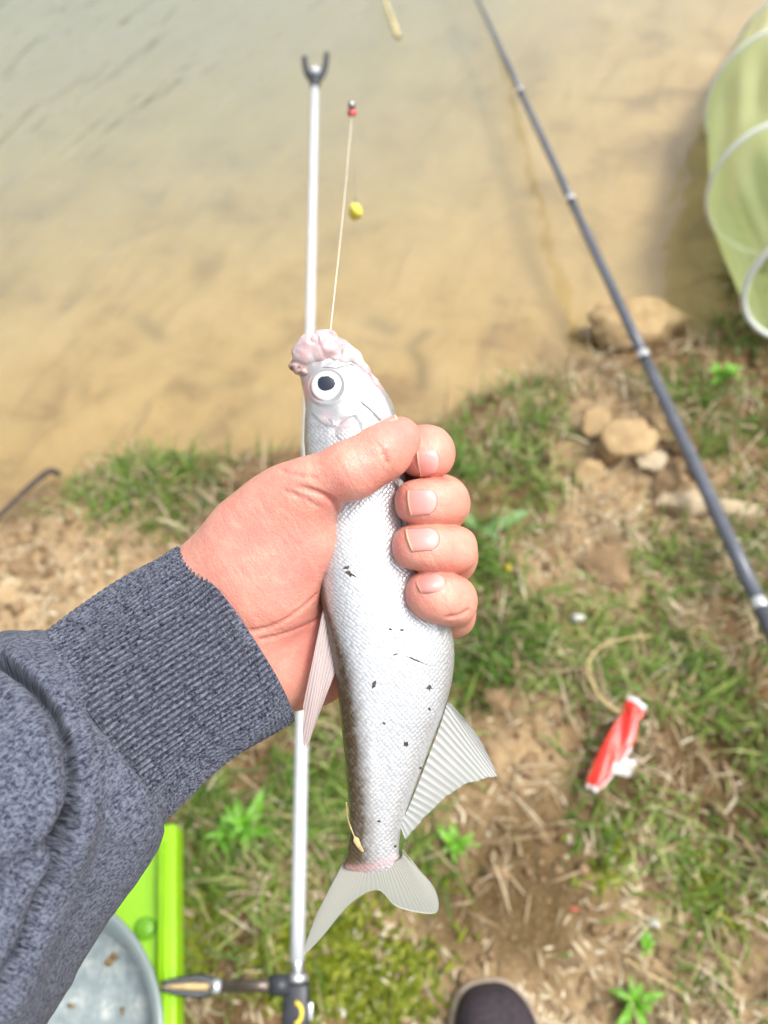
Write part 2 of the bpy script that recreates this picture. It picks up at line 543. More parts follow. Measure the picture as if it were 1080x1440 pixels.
def leaf_mat(name, col):
    t = NT(name)
    c = t.mix(t.noise(60, 3, 0.5, t.obj()), tuple(x * 0.75 for x in col), tuple(min(1, x * 1.2) for x in col))
    p = t.pbr(Base_Color=c, Roughness=0.42)
    tr = t.n('ShaderNodeBsdfTranslucent'); t.l(c, tr.inputs[0])
    m = t.n('ShaderNodeMixShader'); m.inputs[0].default_value = 0.3
    t.l(p.outputs[0], m.inputs[1]); t.l(tr.outputs[0], m.inputs[2])
    return t.end(m)
M_LEAF = leaf_mat('weed_leaf', (0.20, 0.47, 0.045))
M_LEAF2 = leaf_mat('broad_leaf', (0.17, 0.31, 0.10))
# --- stones and made things
def stone_mat(name, a, b):
    t = NT(name)
    o = t.obj()
    f = t.noise(22, 6, 0.7, o)
    c = t.ramp(f, [(0.3, a), (0.68, b)])
    c = t.mix(t.math('MULTIPLY', t.noise(120, 3, 0.6, o), 0.3), c, tuple(x * 0.6 for x in a))
    p = t.pbr(Base_Color=c, Roughness=0.9, Normal=t.bump(t.noise(70, 6, 0.7, o), 0.7, 0.004))
    return t.end(p)
M_STONE = stone_mat('tan_stone', (0.26, 0.165, 0.075), (0.52, 0.385, 0.20))
M_STONE2 = stone_mat('pale_stone', (0.38, 0.29, 0.175), (0.62, 0.52, 0.36))
M_CLOD = stone_mat('earth_clod', (0.16, 0.095, 0.045), (0.36, 0.245, 0.13))
M_WHITE_PEBBLE = plain('white_pebble_stone', (0.72, 0.70, 0.67), 0.7, bump=0.3)
M_POLE = plain('white_enamel_pole', (0.54, 0.56, 0.59), 0.34, var=0.03, scale=30)
M_BLACK = plain('black_plastic', (0.030, 0.034, 0.042), 0.42, var=0.25, scale=80, bump=0.1)
M_DARKMETAL = plain('dark_bronze_metal', (0.14, 0.115, 0.09), 0.38, 0.6, var=0.25, scale=60)
M_CHROME = plain('worn_chrome', (0.66, 0.67, 0.68), 0.25, 0.85, var=0.15, scale=120)
M_YELLOW = plain('yellow_paint', (0.78, 0.60, 0.04), 0.5, var=0.08)
M_ROD = plain('grey_carbon_rod', (0.115, 0.125, 0.150), 0.34, 0.1, var=0.12, scale=40)
M_RING = plain('silver_ring', (0.66, 0.67, 0.68), 0.3, 0.5, var=0.05)
M_LIME = plain('lime_plastic', (0.30, 0.62, 0.006), 0.38, var=0.06, scale=14)
M_LIME_DARK = plain('lime_knob_plastic', (0.16, 0.42, 0.02), 0.4, var=0.06)
M_HOOP = plain('white_hoop_plastic', (0.74, 0.77, 0.72), 0.4, var=0.03)
M_TWIG = plain('wet_dark_twig', (0.055, 0.042, 0.038), 0.7, var=0.3, bump=0.3)
M_HUSK = plain('dry_husk', (0.56, 0.42, 0.20), 0.7, var=0.2, scale=300)
M_MUDFLECK = plain('mud_fleck', (0.06, 0.048, 0.038), 0.6, var=0.3, scale=400)
M_BEAD = plain('red_bead_plastic', (0.62, 0.10, 0.10), 0.3, var=0.1)
M_TERRA = plain('red_clay_chip', (0.40, 0.085, 0.05), 0.6, var=0.2)
M_LEAD = plain('lead_weight', (0.35, 0.34, 0.34), 0.4, 0.6, var=0.1)
M_BAIT = plain('yellow_bait', (0.80, 0.66, 0.10), 0.55, var=0.12, scale=300, bump=0.4)
M_LINE = plain('clear_line', (0.74, 0.67, 0.55), 0.25, var=0.02)
M_SHOE = plain('black_shoe_fabric', (0.036, 0.024, 0.032), 0.8, var=0.3, scale=240, bump=0.5)
M_SOLE = plain('tan_sole_rubber', (0.34, 0.27, 0.20), 0.8, var=0.2, scale=60)
M_REFLECTION = plain('pale_reflection', (0.52, 0.44, 0.22), 0.6, var=0.15)
M_CRUMB = plain('wet_bait_crumb', (0.40, 0.27, 0.13), 0.6, var=0.25, scale=200, bump=0.4)

t = NT('basin_plastic')
o = t.obj()
c = t.mix(t.noise(25, 4, 0.6, o), (0.20, 0.26, 0.255), (0.30, 0.365, 0.36))
p = t.pbr(Base_Color=c, Roughness=0.22)
p.inputs['Transmission Weight'].default_value = 0.15
p.inputs['Subsurface Weight'].default_value = 0.2
p.inputs['Subsurface Scale'].default_value = 0.01
M_BASIN = t.end(p)
t = NT('basin_wet')
o = t.obj()
f = t.noise(70, 5, 0.65, o)
c = t.ramp(f, [(0.35, (0.20, 0.25, 0.26)), (0.56, (0.29, 0.34, 0.34)), (0.70, (0.50, 0.53, 0.50))])
p = t.pbr(Base_Color=c, Roughness=0.14, Normal=t.bump(t.noise(110, 4, 0.7, o), 0.7, 0.004))
M_BASINWET = t.end(p)

t = NT('net_fabric')
o = t.obj()
c = t.mix(t.noise(10, 3, 0.5, o), (0.66, 0.76, 0.32), (0.78, 0.86, 0.48))
p = t.pbr(Base_Color=c, Roughness=0.6)
tr = t.n('ShaderNodeBsdfTranslucent'); t.l(c, tr.inputs[0])
m1 = t.n('ShaderNodeMixShader'); m1.inputs[0].default_value = 0.4
t.l(p.outputs[0], m1.inputs[1]); t.l(tr.outputs[0], m1.inputs[2])
tp = t.n('ShaderNodeBsdfTransparent')
m2 = t.n('ShaderNodeMixShader'); m2.inputs[0].default_value = 0.36
t.l(m1.outputs[0], m2.inputs[1]); t.l(tp.outputs[0], m2.inputs[2])
M_NET = t.end(m2)

t = NT('red_wrapper_foil')
w = t.attr('white')
o = t.obj()
c = t.mix(t.noise(45, 3, 0.5, o), (0.66, 0.012, 0.018), (0.82, 0.07, 0.035))
c = t.mix(w, c, (0.78, 0.77, 0.76))
p = t.pbr(Base_Color=c, Roughness=0.22, Normal=t.bump(t.noise(160, 3, 0.6, o), 0.5, 0.002))
M_WRAP = t.end(p)

# ------------------------------------------------------------------ the bank: one height field, land and pond bed
shore_px = [(-900, 1060), (-300, 850), (0, 742), (70, 706), (140, 668), (230, 650), (330, 652), (470, 628), (600, 605), (690, 560), (760, 535), (820, 515), (930, 490), (1005, 478), (1030, 430), (1046, 330), (1080, 230), (1130, 120), (1230, -20)]
SHORE = np.array([tuple(at_z(x, y, 0.0))[:2] for x, y in shore_px])
SHORE = np.vstack((SHORE[0] + np.array((-30, -14)), SHORE, SHORE[-1] + np.array((4, 9)), SHORE[-1] + np.array((30, 30))))
def shore_signed(x, y):
    """positive on land"""
    Q = np.stack((x, y), 1)
    best = np.full(len(Q), 1e9); sg = np.ones(len(Q))
    for a, b in zip(SHORE[:-1], SHORE[1:]):
        ba = b - a
        tt = np.clip(((Q - a) @ ba) / (ba @ ba), 0, 1)
        r = Q - a - tt[:, None] * ba
        d = np.linalg.norm(r, axis=1)
        cr = ba[0] * r[:, 1] - ba[1] * r[:, 0]
        upd = d < best
        best = np.where(upd, d, best); sg = np.where(upd, np.where(cr > 0, -1, 1), sg)
    return best * sg
def height(x, y):
    x = np.asarray(x, float); y = np.asarray(y, float)
    d = shore_signed(x, y) + (fbm(x * 6, y * 6, 3, 3) - 0.5) * 0.05
    land = 0.012 + 0.10 * (1 - np.exp(-np.maximum(d, 0) / 0.14)) + 0.02 * np.clip(d, 0, 1.5)
    rough = (fbm(x * 9, y * 9, 5, 11) - 0.5) * 0.06 + (fbm(x * 45, y * 45, 3, 23) - 0.5) * 0.016
    land = land + rough * np.clip(d / 0.12, 0.15, 1)
    bed = -0.16 * (1 - np.exp(np.minimum(d, 0) / 0.9)) - 0.10 * np.clip(-d - 0.6, 0, 6) + (fbm(x * 5, y * 5, 3, 31) - 0.5) * 0.02 * np.clip(-d / 0.2, 0, 1)
    s = np.clip(d / 0.05 + 0.5, 0, 1); s = s * s * (3 - 2 * s)
    return land * s + (bed - 0.004) * (1 - s)
def hz(x, y): return float(height(np.array([x]), np.array([y]))[0])
def on_ground(px, py):
    z = 0.08
    for _ in range(6):
        p = at_z(px, py, z); z = hz(p.x, p.y)
    return Vector((p.x, p.y, z))

fx = np.concatenate((-1.35 - np.geomspace(0.012, 40, 46)[::-1], np.arange(-1.35, 1.55, 0.0085), 1.55 + np.geomspace(0.012, 40, 46)))
fy = np.concatenate((-0.45 - np.geomspace(0.012, 30, 40)[::-1], np.arange(-0.45, 2.25, 0.0085), 2.25 + np.geomspace(0.012, 60, 60)))
GX, GY = np.meshgrid(fx, fy, indexing='ij')
gx, gy = GX.ravel(), GY.ravel()
gz = height(gx, gy)
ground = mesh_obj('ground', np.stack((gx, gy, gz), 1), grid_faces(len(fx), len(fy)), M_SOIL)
ground['kind'] = 'structure'

def blob_field(x, y, blobs):
    s = np.zeros_like(x)
    for px, py, r, w in blobs:
        c = on_ground(px, py); rm = r * depth_of(c) / FPX
        s = np.maximum(s, w * np.exp(-((x - c.x) ** 2 + ((y - c.y) * 0.9) ** 2) / (rm * rm)))
    return s
SANDY = [(60, 850, 190, 1.0), (740, 1040, 80, 1.0), (880, 660, 120, 0.9), (840, 790, 110, 0.9), (700, 1375, 210, 1.0), (980, 1420, 150, 0.8), (300, 1230, 110, 0.45), (960, 720, 90, 0.9), (820, 560, 100, 0.7), (640, 1300, 100, 0.5), (900, 870, 90, 0.5)]
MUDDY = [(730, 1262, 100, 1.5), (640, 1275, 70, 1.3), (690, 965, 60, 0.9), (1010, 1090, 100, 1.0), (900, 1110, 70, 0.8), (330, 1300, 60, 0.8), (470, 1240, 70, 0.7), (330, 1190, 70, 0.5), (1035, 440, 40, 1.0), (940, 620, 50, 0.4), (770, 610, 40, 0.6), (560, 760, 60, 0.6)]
dsh = shore_signed(gx, gy)
nzs = fbm(gx * 14, gy * 14, 4, 41)
attr(ground, 'sandy', np.clip(blob_field(gx, gy, SANDY) * 1.25 * (0.35 + 1.3 * nzs), 0, 1))
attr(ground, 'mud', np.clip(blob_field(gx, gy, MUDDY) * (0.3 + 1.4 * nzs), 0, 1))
attr(ground, 'under', np.clip(0.5 - gz / 0.02, 0, 1))
attr(ground, 'wet', np.clip(1 - np.abs(gz - 0.004) / 0.03, 0, 1) * np.clip(0.3 + nzs, 0, 1))

stn = np.zeros(len(gx))
GQ = np.stack((gx, gy), 1)
for path, w_, a_ in (([(602, 462), (578, 484), (594, 515), (592, 548)], 0.016, 0.9), ([(525, 440), (548, 452)], 0.022, 0.7), ([(508, 470), (540, 478)], 0.018, 0.5), ([(188, 428), (222, 462)], 0.020, 0.7), ([(330, 585), (372, 560)], 0.025, 0.5), ([(310, 540), (350, 530)], 0.02, 0.4), ([(936, 222), (985, 240)], 0.05, 0.5), ([(290, 620), (310, 612)], 0.02, 0.5)):
    wp = np.array([tuple(at_z(x, y, -0.03))[:2] for x, y in path])
    stn = np.maximum(stn, a_ * np.exp(-(seg_dist(GQ, wp) / w_) ** 2))
attr(ground, 'stain', np.clip(stn * (0.4 + 1.2 * nzs), 0, 1))

# water: a closed body, its floor far under the pond bed
wx = np.array((-41.0, 41.0)); 
wb = bmesh.new()
bmesh.ops.create_cube(wb, size=1)
bmesh.ops.scale(wb, vec=(80, 92, 2.4), verts=wb.verts)
bmesh.ops.translate(wb, vec=(0, 16.0, -1.2), verts=wb.verts)
wm = bpy.data.meshes.new('water'); wb.to_mesh(wm); wb.free()
wm.materials.append(M_WATER)
water = link(bpy.data.objects.new('water', wm))
water['kind'] = 'structure'

# ------------------------------------------------------------------ grass, straw and moss (uncountable)
def blades(name, X, Y, hgt, wid, lean, bend, tint, mat, label, cat, seed, lift=0.0):
    r = np.random.default_rng(seed)
    n = len(X)
    Z = height(X, Y) - 0.003 + lift
    az = r.uniform(0, 2 * np.pi, n)
    dx, dy = np.cos(az), np.sin(az)
    px_, py_ = -dy, dx
    tw = r.uniform(-0.9, 0.9, n)
    V = np.zeros((n, 7, 3))
    for k, (s, wf) in enumerate(((0.0, 0.75), (0.38, 1.0), (0.72, 0.72), (1.0, 0.0))):
        ang = lean + bend * s
        hx = hgt * s * np.sin(ang * (0.5 + 0.5 * s))
        hzv = hgt * s * np.cos(ang * (0.5 + 0.5 * s))
        cx = X + dx * hx; cy = Y + dy * hx; cz = Z + np.maximum(hzv, 0.002)
        w = wid * wf * 0.5
        ca, sa = np.cos(tw * s), np.sin(tw * s)
        ox, oy, oz = px_ * w * ca, py_ * w * ca, w * sa
        if k < 3:
            V[:, 2 * k] = np.stack((cx - ox, cy - oy, cz - oz), 1)
            V[:, 2 * k + 1] = np.stack((cx + ox, cy + oy, cz + oz), 1)
        else:
            V[:, 6] = np.stack((cx, cy, cz), 1)
    b = (np.arange(n) * 7)[:, None]
    T = np.concatenate([b + np.array(q) for q in ((0, 1, 3), (0, 3, 2), (2, 3, 5), (2, 5, 4), (4, 5, 6))], 0)
    o = mesh_obj(name, V.reshape(-1, 3), T, mat)
    attr(o, 'tint', np.repeat(tint, 7))
    return tag(o, label, cat, kind='stuff')
def scatter(n, dens, seed, box_=(-1.5, 1.7, -0.5, 2.4), clump=0.0):
    r = np.random.default_rng(seed)
    X = r.uniform(box_[0], box_[1], n); Y = r.uniform(box_[2], box_[3], n)
    dd = shore_signed(X, Y)
    p = dens(X, Y) * np.clip(dd / 0.04 + 0.9, 0, 1)
    k = r.uniform(0, 1, n) < p
    X, Y = X[k], Y[k]
    return X, Y
GREEN = [(190, 690, 95, 1.0), (260, 730, 70, 0.9), (120, 720, 60, 0.7), (150, 790, 50, 0.6), (300, 680, 50, 0.6), (40, 770, 40, 0.5),
         (690, 600, 80, 0.95), (720, 660, 80, 0.8), (650, 660, 60, 0.9), (760, 575, 50, 0.6), (1050, 540, 80, 1.0), (1040, 640, 80, 1.0), (1070, 480, 60, 0.9), (960, 560, 60, 0.6),
         (690, 760, 70, 0.9), (660, 930, 70, 1.0), (760, 900, 90, 0.75), (830, 880, 80, 0.6), (950, 820, 90, 0.55), (1060, 800, 80, 0.8), (860, 980, 90, 0.85), (1000, 950, 100, 0.8),
         (800, 1060, 70, 0.6), (640, 1180, 80, 0.95), (600, 1160, 60, 0.9), (860, 1180, 90, 0.7), (960, 1230, 110, 0.8), (1040, 1200, 80, 0.8), (1000, 1290, 100, 0.6), (890, 1270, 70, 0.7), (1070, 1060, 60, 0.5),
         (340, 1130, 100, 1.0), (290, 1160, 70, 0.8), (440, 1150, 70, 0.85), (470, 1080, 60, 0.7), (720, 1310, 60, 0.25), (840, 1370, 60, 0.3), (420, 1360, 50, 0.3), (560, 1020, 90, 0.6), (330, 960, 120, 0.6)]
BARE = [(965, 1085, 90, 0.75), (860, 835, 70, 0.5), (1010, 880, 60, 0.45), (892, 468, 85, 1.0), (60, 860, 190, 1.0), (809, 872, 22, 1.0), (745, 1040, 75, 0.9), (720, 1265, 85, 0.9), (880, 655, 75, 0.85), (850, 770, 70, 0.6), (690, 1390, 150, 0.7), (960, 715, 70, 0.7), (870, 610, 60, 0.8)]
def inframe(X, Y):
    return np.clip(1.2 - np.hypot((X - 0.1) / 1.0, (Y - 0.6) / 1.0), 0, 1)
def dens_green(X, Y):
    f = fbm(X * 11, Y * 11, 3, 61)
    out = np.clip((np.hypot((X - 0.05) / 0.85, (Y - 0.65) / 0.9) - 1.0) * 2, 0, 0.8)
    g = np.maximum(blob_field(X, Y, GREEN), out) - 0.7 * blob_field(X, Y, BARE)
    return np.clip((g + 0.05) * np.clip((f - 0.34) * 5, 0.04, 1.2), 0, 1)
def dens_straw(X, Y):
    f = fbm(X * 9 + 5, Y * 9, 3, 71)
    b = blob_field(X, Y, [q for q in BARE if q[1] < 1350])
    b = np.maximum(b, 0.8 * np.clip(blob_field(X, Y, MUDDY), 0, 1))
    return np.clip((0.75 - 0.62 * b) * np.clip((f - 0.36) * 4.5, 0.08, 1), 0, 1)
X, Y = scatter(240000, dens_green, 101)
r_ = np.random.default_rng(5); n = len(X)
patch = fbm(X * 7, Y * 7, 3, 81)
blades('grass', X, Y, r_.uniform(0.020, 0.075, n) * (0.6 + 0.8 * patch), r_.uniform(0.0016, 0.0038, n), r_.uniform(0.1, 1.1, n), r_.uniform(0.1, 1.0, n), np.clip(r_.normal(0.42, 0.24, n) + (patch - 0.5) * 0.9 + 0.35 * blob_field(X, Y, [(960, 1250, 170, 1.0), (820, 960, 120, 0.5), (190, 700, 120, 0.5), (700, 600, 80, 0.4)]), 0, 1), M_GRASS, 'short green grass in ragged tufts on the muddy bank', 'grass', 6)
X, Y = scatter(80000, dens_straw, 103)
n = len(X)
blades('dry_grass', X, Y, r_.uniform(0.02, 0.075, n), r_.uniform(0.0011, 0.0028, n), r_.uniform(0.9, 1.45, n), r_.uniform(-0.3, 0.3, n), np.clip(r_.normal(0.45, 0.26, n), 0, 1), M_STRAW, 'dead straw-coloured grass lying flat between the green tufts', 'dry grass', 8, 0.004)
def dens_litter(X, Y):
    return np.clip(1 - 0.9 * blob_field(X, Y, MUDDY), 0, 1) * np.clip(blob_field(X, Y, [(700, 1390, 200, 1.0), (960, 1400, 160, 0.9), (560, 1330, 110, 0.8), (340, 1260, 130, 0.8), (1000, 1180, 200, 0.7), (800, 1160, 120, 0.6), (900, 760, 160, 0.5), (60, 850, 120, 0.3), (930, 950, 160, 0.5)]) * np.clip((fbm(X * 16, Y * 16, 3, 131) - 0.3) * 3, 0.1, 1), 0, 1)
X, Y = scatter(80000, dens_litter, 107, (-0.8, 1.0, -0.3, 1.2))
n = len(X)
blades('plant_litter', X, Y, r_.uniform(0.006, 0.024, n), r_.uniform(0.0018, 0.0048, n), r_.uniform(1.15, 1.5, n), r_.uniform(-0.2, 0.2, n), np.clip(r_.normal(0.62, 0.28, n), 0, 1), M_STRAW, 'short pale plant litter strewn over the trodden soil around the shoe', 'litter', 10, 0.003)
MOSS = [(395, 1325, 55, 1.0), (275, 1320, 50, 0.9), (500, 1375, 75, 1.0), (560, 1365, 45, 0.8), (440, 1400, 45, 0.9), (290, 1270, 35, 0.5), (380, 1290, 35, 0.6), (860, 1210, 35, 0.4), (1000, 1260, 40, 0.4)]
X, Y = scatter(230000, lambda x, y: np.clip(blob_field(x, y, MOSS) * np.clip((fbm(x * 30, y * 30, 3, 91) - 0.3) * 4, 0, 1.3), 0, 1), 105, (-0.6, 0.8, -0.3, 0.7))
n = len(X)
blades('moss', X, Y, r_.uniform(0.008, 0.026, n), r_.uniform(0.003, 0.0065, n), r_.uniform(0.2, 1.3, n), r_.uniform(0.0, 0.8, n), np.clip(r_.normal(0.45, 0.25, n), 0, 1), M_MOSS, 'low yellow-green moss cushions on the trodden soil beside the white pole', 'moss', 9)
# crumbs of earth: small loose clods
def crumbs(name, n, seed, label):
    r = np.random.default_rng(seed)
    X = r.uniform(-1.0, 1.2, n); Y = r.uniform(-0.2, 1.5, n)
    k = shore_signed(X, Y) > 0.02
    X, Y = X[k], Y[k]; m = len(X)
    Z = height(X, Y)
    base = np.array([(1, 0, 0), (-1, 0, 0), (0, 1, 0), (0, -1, 0), (0, 0, 1), (0, 0, -1)], float)
    s = r.lognormal(math.log(0.0032), 0.5, m)
    V = base[None] * (s[:, None, None] * r.uniform(0.6, 1.4, (m, 6, 1))) + r.normal(0, 0.15, (m, 6, 3)) * s[:, None, None]
    V += np.stack((X, Y, Z + s * 0.3), 1)[:, None]
    T = np.array([(0, 2, 4), (2, 1, 4), (1, 3, 4), (3, 0, 4), (2, 0, 5), (1, 2, 5), (3, 1, 5), (0, 3, 5)])
    F = ((np.arange(m) * 6)[:, None, None] + T[None]).reshape(-1, 3)
    o = mesh_obj(name, V.reshape(-1, 3), F, M_CLOD, smooth=False)
    return tag(o, label, 'soil', kind='stuff')
crumbs('soil_crumbs', 16000, 55, 'loose crumbs of brown earth strewn over the bank')

# ------------------------------------------------------------------ stones and clods
def stone(name, px, py, w, d, h, mat, label, cat='stone', seed=0, rz=0.0, sink=0.3, group=None, flat=0.35):
    bm = bmesh.new()
    bmesh.ops.create_icosphere(bm, subdivisions=4, radius=1)
    r = np.random.default_rng(seed)
    planes = [(r.normal(0, 1, 3), r.uniform(0.50, 0.82)) for _ in range(14)]
    for v in bm.verts:
        c = np.array(v.co)
        for nrm, q in planes:
            nn = nrm / np.linalg.norm(nrm); e = c @ nn - q
            if e > 0: c = c - nn * e * 0.97
        f = float(fbm(np.array([c[0] * 2.3 + seed]), np.array([c[1] * 2.3 + c[2] * 1.7]), 4, seed)[0]) - 0.5
        c = c * (1 + 0.42 * f)
        v.co = (c[0] * w / 2, c[1] * d / 2, c[2] * h / 2)
    me = bpy.data.meshes.new(name); bm.to_mesh(me); bm.free()
    me.polygons.foreach_set('use_smooth', np.ones(len(me.polygons), dtype=bool))
    me.materials.append(mat)
    o = link(bpy.data.objects.new(name, me))
    g = on_ground(px, py)
    o.location = (g.x, g.y, g.z + h * (0.5 - sink)); o.rotation_euler = (0, 0, rz)
    return tag(o, label, cat, group)
stone('flat_stone', 892, 470, 0.235, 0.15, 0.10, M_STONE, 'flat tan stone lying at the water edge under the grey rod', seed=3, rz=0.18, sink=0.12)
stone('broken_stone', 868, 632, 0.13, 0.10, 0.075, M_STONE, 'blocky tan stone standing in the eroded bank beside a smaller pale one', seed=5, rz=0.4)
stone('pale_stone', 910, 650, 0.062, 0.055, 0.05, M_STONE2, 'small pale stone wedged beside the blocky tan stone', seed=8, rz=0.2)
stone('pale_stone', 958, 715, 0.115, 0.06, 0.05, M_STONE2, 'long pale stone just left of the rod in the bank', seed=10, rz=0.1)
bpy.data.objects['pale_stone.001']['label'] = 'long pale smooth stone lying where the rod crosses the bank, on its water side'
stone('tan_slab', 1032, 720, 0.115, 0.05, 0.045, M_STONE2, 'narrow tan slab beneath the rod, next to the long pale stone', seed=12, rz=-0.22)
stone('earth_lump', 790, 645, 0.07, 0.06, 0.045, M_CLOD, 'brown lump of earth at the grassy edge of the bank', seed=14)
stone('earth_lump', 32, 798, 0.045, 0.04, 0.04, M_CLOD, 'reddish brown earth lump on bare sand beside the grey sleeve', seed=16)
stone('earth_lump', 700, 985, 0.05, 0.04, 0.035, M_CLOD, 'brown earth lump beside the belly fin of the fish', seed=18)
stone('white_pebble', 809, 872, 0.024, 0.021, 0.018, M_WHITE_PEBBLE, 'single white pebble in grass between the hand and the rod', 'pebble', seed=20, sink=0.0)
stone('white_pebble', 918, 1298, 0.019, 0.014, 0.011, M_WHITE_PEBBLE, 'white chip lying in straw below the red wrapper', 'pebble', seed=22)
stone('white_pebble', 482, 1421, 0.013, 0.013, 0.011, M_WHITE_PEBBLE, 'tiny pale pebble on moss beside the black pole clamp', 'pebble', seed=24)
stone('earth_lump', 960, 640, 0.06, 0.05, 0.045, M_CLOD, 'dark brown earth lump tucked against the rod near the stones', seed=26)
stone('yellow_stub', 712, 802, 0.012, 0.012, 0.03, M_YELLOW, 'small yellow stub standing in grass right of the fingers', 'stub', seed=28, sink=0.2)
stone('red_chip', 806, 1278, 0.014, 0.007, 0.005, M_TERRA, 'small red chip on the dark mud below the red wrapper', 'chip', seed=30)
stone('earth_lump', 855, 800, 0.10, 0.07, 0.05, M_CLOD, 'wide crumbly earth lump on bare soil between grass and rod', seed=32, sink=0.45)

stone('tan_stone', 836, 602, 0.085, 0.06, 0.05, M_STONE, 'rough tan stone on the water side of the blocky stone in the bank', seed=41, rz=0.7)
stone('tan_stone', 822, 672, 0.07, 0.055, 0.045, M_STONE, 'small rough tan stone between the blocky stone and the grass', seed=43, rz=0.2)
stone('earth_lump', 935, 685, 0.075, 0.05, 0.045, M_CLOD, 'brown crumbly lump just above the long pale stone', seed=45, rz=1.0)
stone('earth_lump', 745, 1075, 0.05, 0.04, 0.025, M_CLOD, 'low sandy brown lump on the bare patch near the belly fin tip', seed=47, sink=0.45)

# ------------------------------------------------------------------ weeds with single leaves
def leaf_mesh(name, L, W, arch, mat, tip=0.75):
    nu, nv = 9, 5
    V = []
    for i in range(nu):
        s = i / (nu - 1)
        w = W * (math.sin(math.pi * min(1, s ** tip)) ** 0.8 * 0.5 + 0.015)
        for j in range(nv):
            q = j / (nv - 1) * 2 - 1
            V.append((q * w, L * s * math.cos(arch * s * 0.7), L * s * math.sin(0.7 - arch * s) + abs(q) * w * 0.35))
    me = bpy.data.meshes.new(name)
    me.from_pydata(V, [], [tuple(f) for f in grid_faces(nu, nv).tolist()])
    me.polygons.foreach_set('use_smooth', np.ones(len(me.polygons), dtype=bool))
    me.materials.append(mat)
    return me
LM = [leaf_mesh('leaf', 0.060, 0.015, 0.7, M_LEAF), leaf_mesh('leaf', 0.048, 0.016, 0.9, M_LEAF), leaf_mesh('leaf', 0.115, 0.024, 0.6, M_LEAF2)]
def weed(name, px, py, nleaf, size, label, kind=0, seed=0, tilt=0.3, spread=1.0):
    g = on_ground(px, py)
    root = thing(name, label, 'weed', (g.x, g.y, g.z - 0.002))
    r = random.Random(seed)
    for k in range(nleaf):
        m = LM[kind] if kind == 2 else LM[r.randrange(2)]
        lf = link(bpy.data.objects.new('leaf', m), root)
        ring = k / max(1, nleaf - 1)
        lf.location = (0, 0, 0.002 + 0.022 * ring * size)
        lf.rotation_euler = (tilt + 0.7 * ring + r.uniform(-0.2, 0.2), r.uniform(-0.3, 0.3), k * 2.4 + r.uniform(-0.3, 0.3))
        s = size * r.uniform(0.75, 1.1) * (1 - 0.3 * ring)
        lf.scale = (s, s, s)
    return root
weed('leafy_weed', 352, 1165, 16, 1.15, 'bright green leafy weed rosette growing left of the white pole', 0, 1)
weed('leafy_weed', 320, 1175, 10, 0.8, 'smaller green weed crowding the bright rosette on its sleeve side', 0, 2)
weed('leafy_weed', 1014, 538, 9, 0.95, 'bright green seedling on the bank below the green net', 0, 3)
weed('leafy_weed', 888, 1412, 16, 0.75, 'small bright green weed growing right of the dark shoe', 0, 4)
weed('leafy_weed', 640, 1190, 8, 0.7, 'small green weed below the belly fin of the fish', 0, 5)
w = weed('broad_leaf_weed', 676, 752, 3, 1.0, 'weed with one long pale broad leaf beside the fingertips', 2, 6, 0.0)
w.rotation_euler = (0, 0, -1.15)
weed('leafy_weed', 905, 1330, 7, 0.5, 'low light green sprout in straw above the small bright weed', 0, 7)

# ------------------------------------------------------------------ straw stalk, twig and solid reflection streak
g0 = [at_z(*q, on_ground(*q).z + 0.045) for q in ((915, 895), (880, 898), (848, 908), (828, 930), (832, 958), (848, 985), (872, 1002))]
pts = catmull([tuple(v) for v in g0], 40)
tag(tube('dry_stalk', pts, np.linspace(0.0012, 0.0023, 40), M_HUSK, n=8), 'long pale dry stalk curling over the grass to the red wrapper', 'stalk')
g0 = [on_ground(*q) + Vector((0, 0, 0.015)) for q in ((575 + 300, 1350), (915, 1375), (960, 1400))]
pts = catmull([tuple(v) for v in g0], 16)
tag(tube('dry_stalk', pts, np.linspace(0.0022, 0.0014, 16), M_HUSK, n=8), 'straight pale dry stalk lying beside the small bright weed', 'stalk')
g0 = [at_z(-60, 775, 0.03), at_z(0, 724, 0.03), at_z(30, 695, 0.03), at_z(56, 672, 0.03), at_z(72, 662, 0.028), at_z(84, 668, 0.020)]
pts = catmull([tuple(v) for v in g0], 30)
tag(tube('dark_twig', pts, np.linspace(0.0042, 0.0060, 30), M_TWIG, n=10), 'wet dark hooked twig sticking over the shallow water', 'twig')
g0 = [at_z(528, -30, 0.004), at_z(541, 0, 0.004), at_z(550, 25, 0.003), at_z(560, 52, 0.0)]  # solid pale stem added in place of a yellowish reflection on the water
pts = catmull([tuple(v) for v in g0], 16)
tag(tube('reflection_streak', pts, np.linspace(0.004, 0.009, 16), M_REFLECTION, n=10), 'pale yellow stem shape added for a reflection far out on the water', 'reflection')

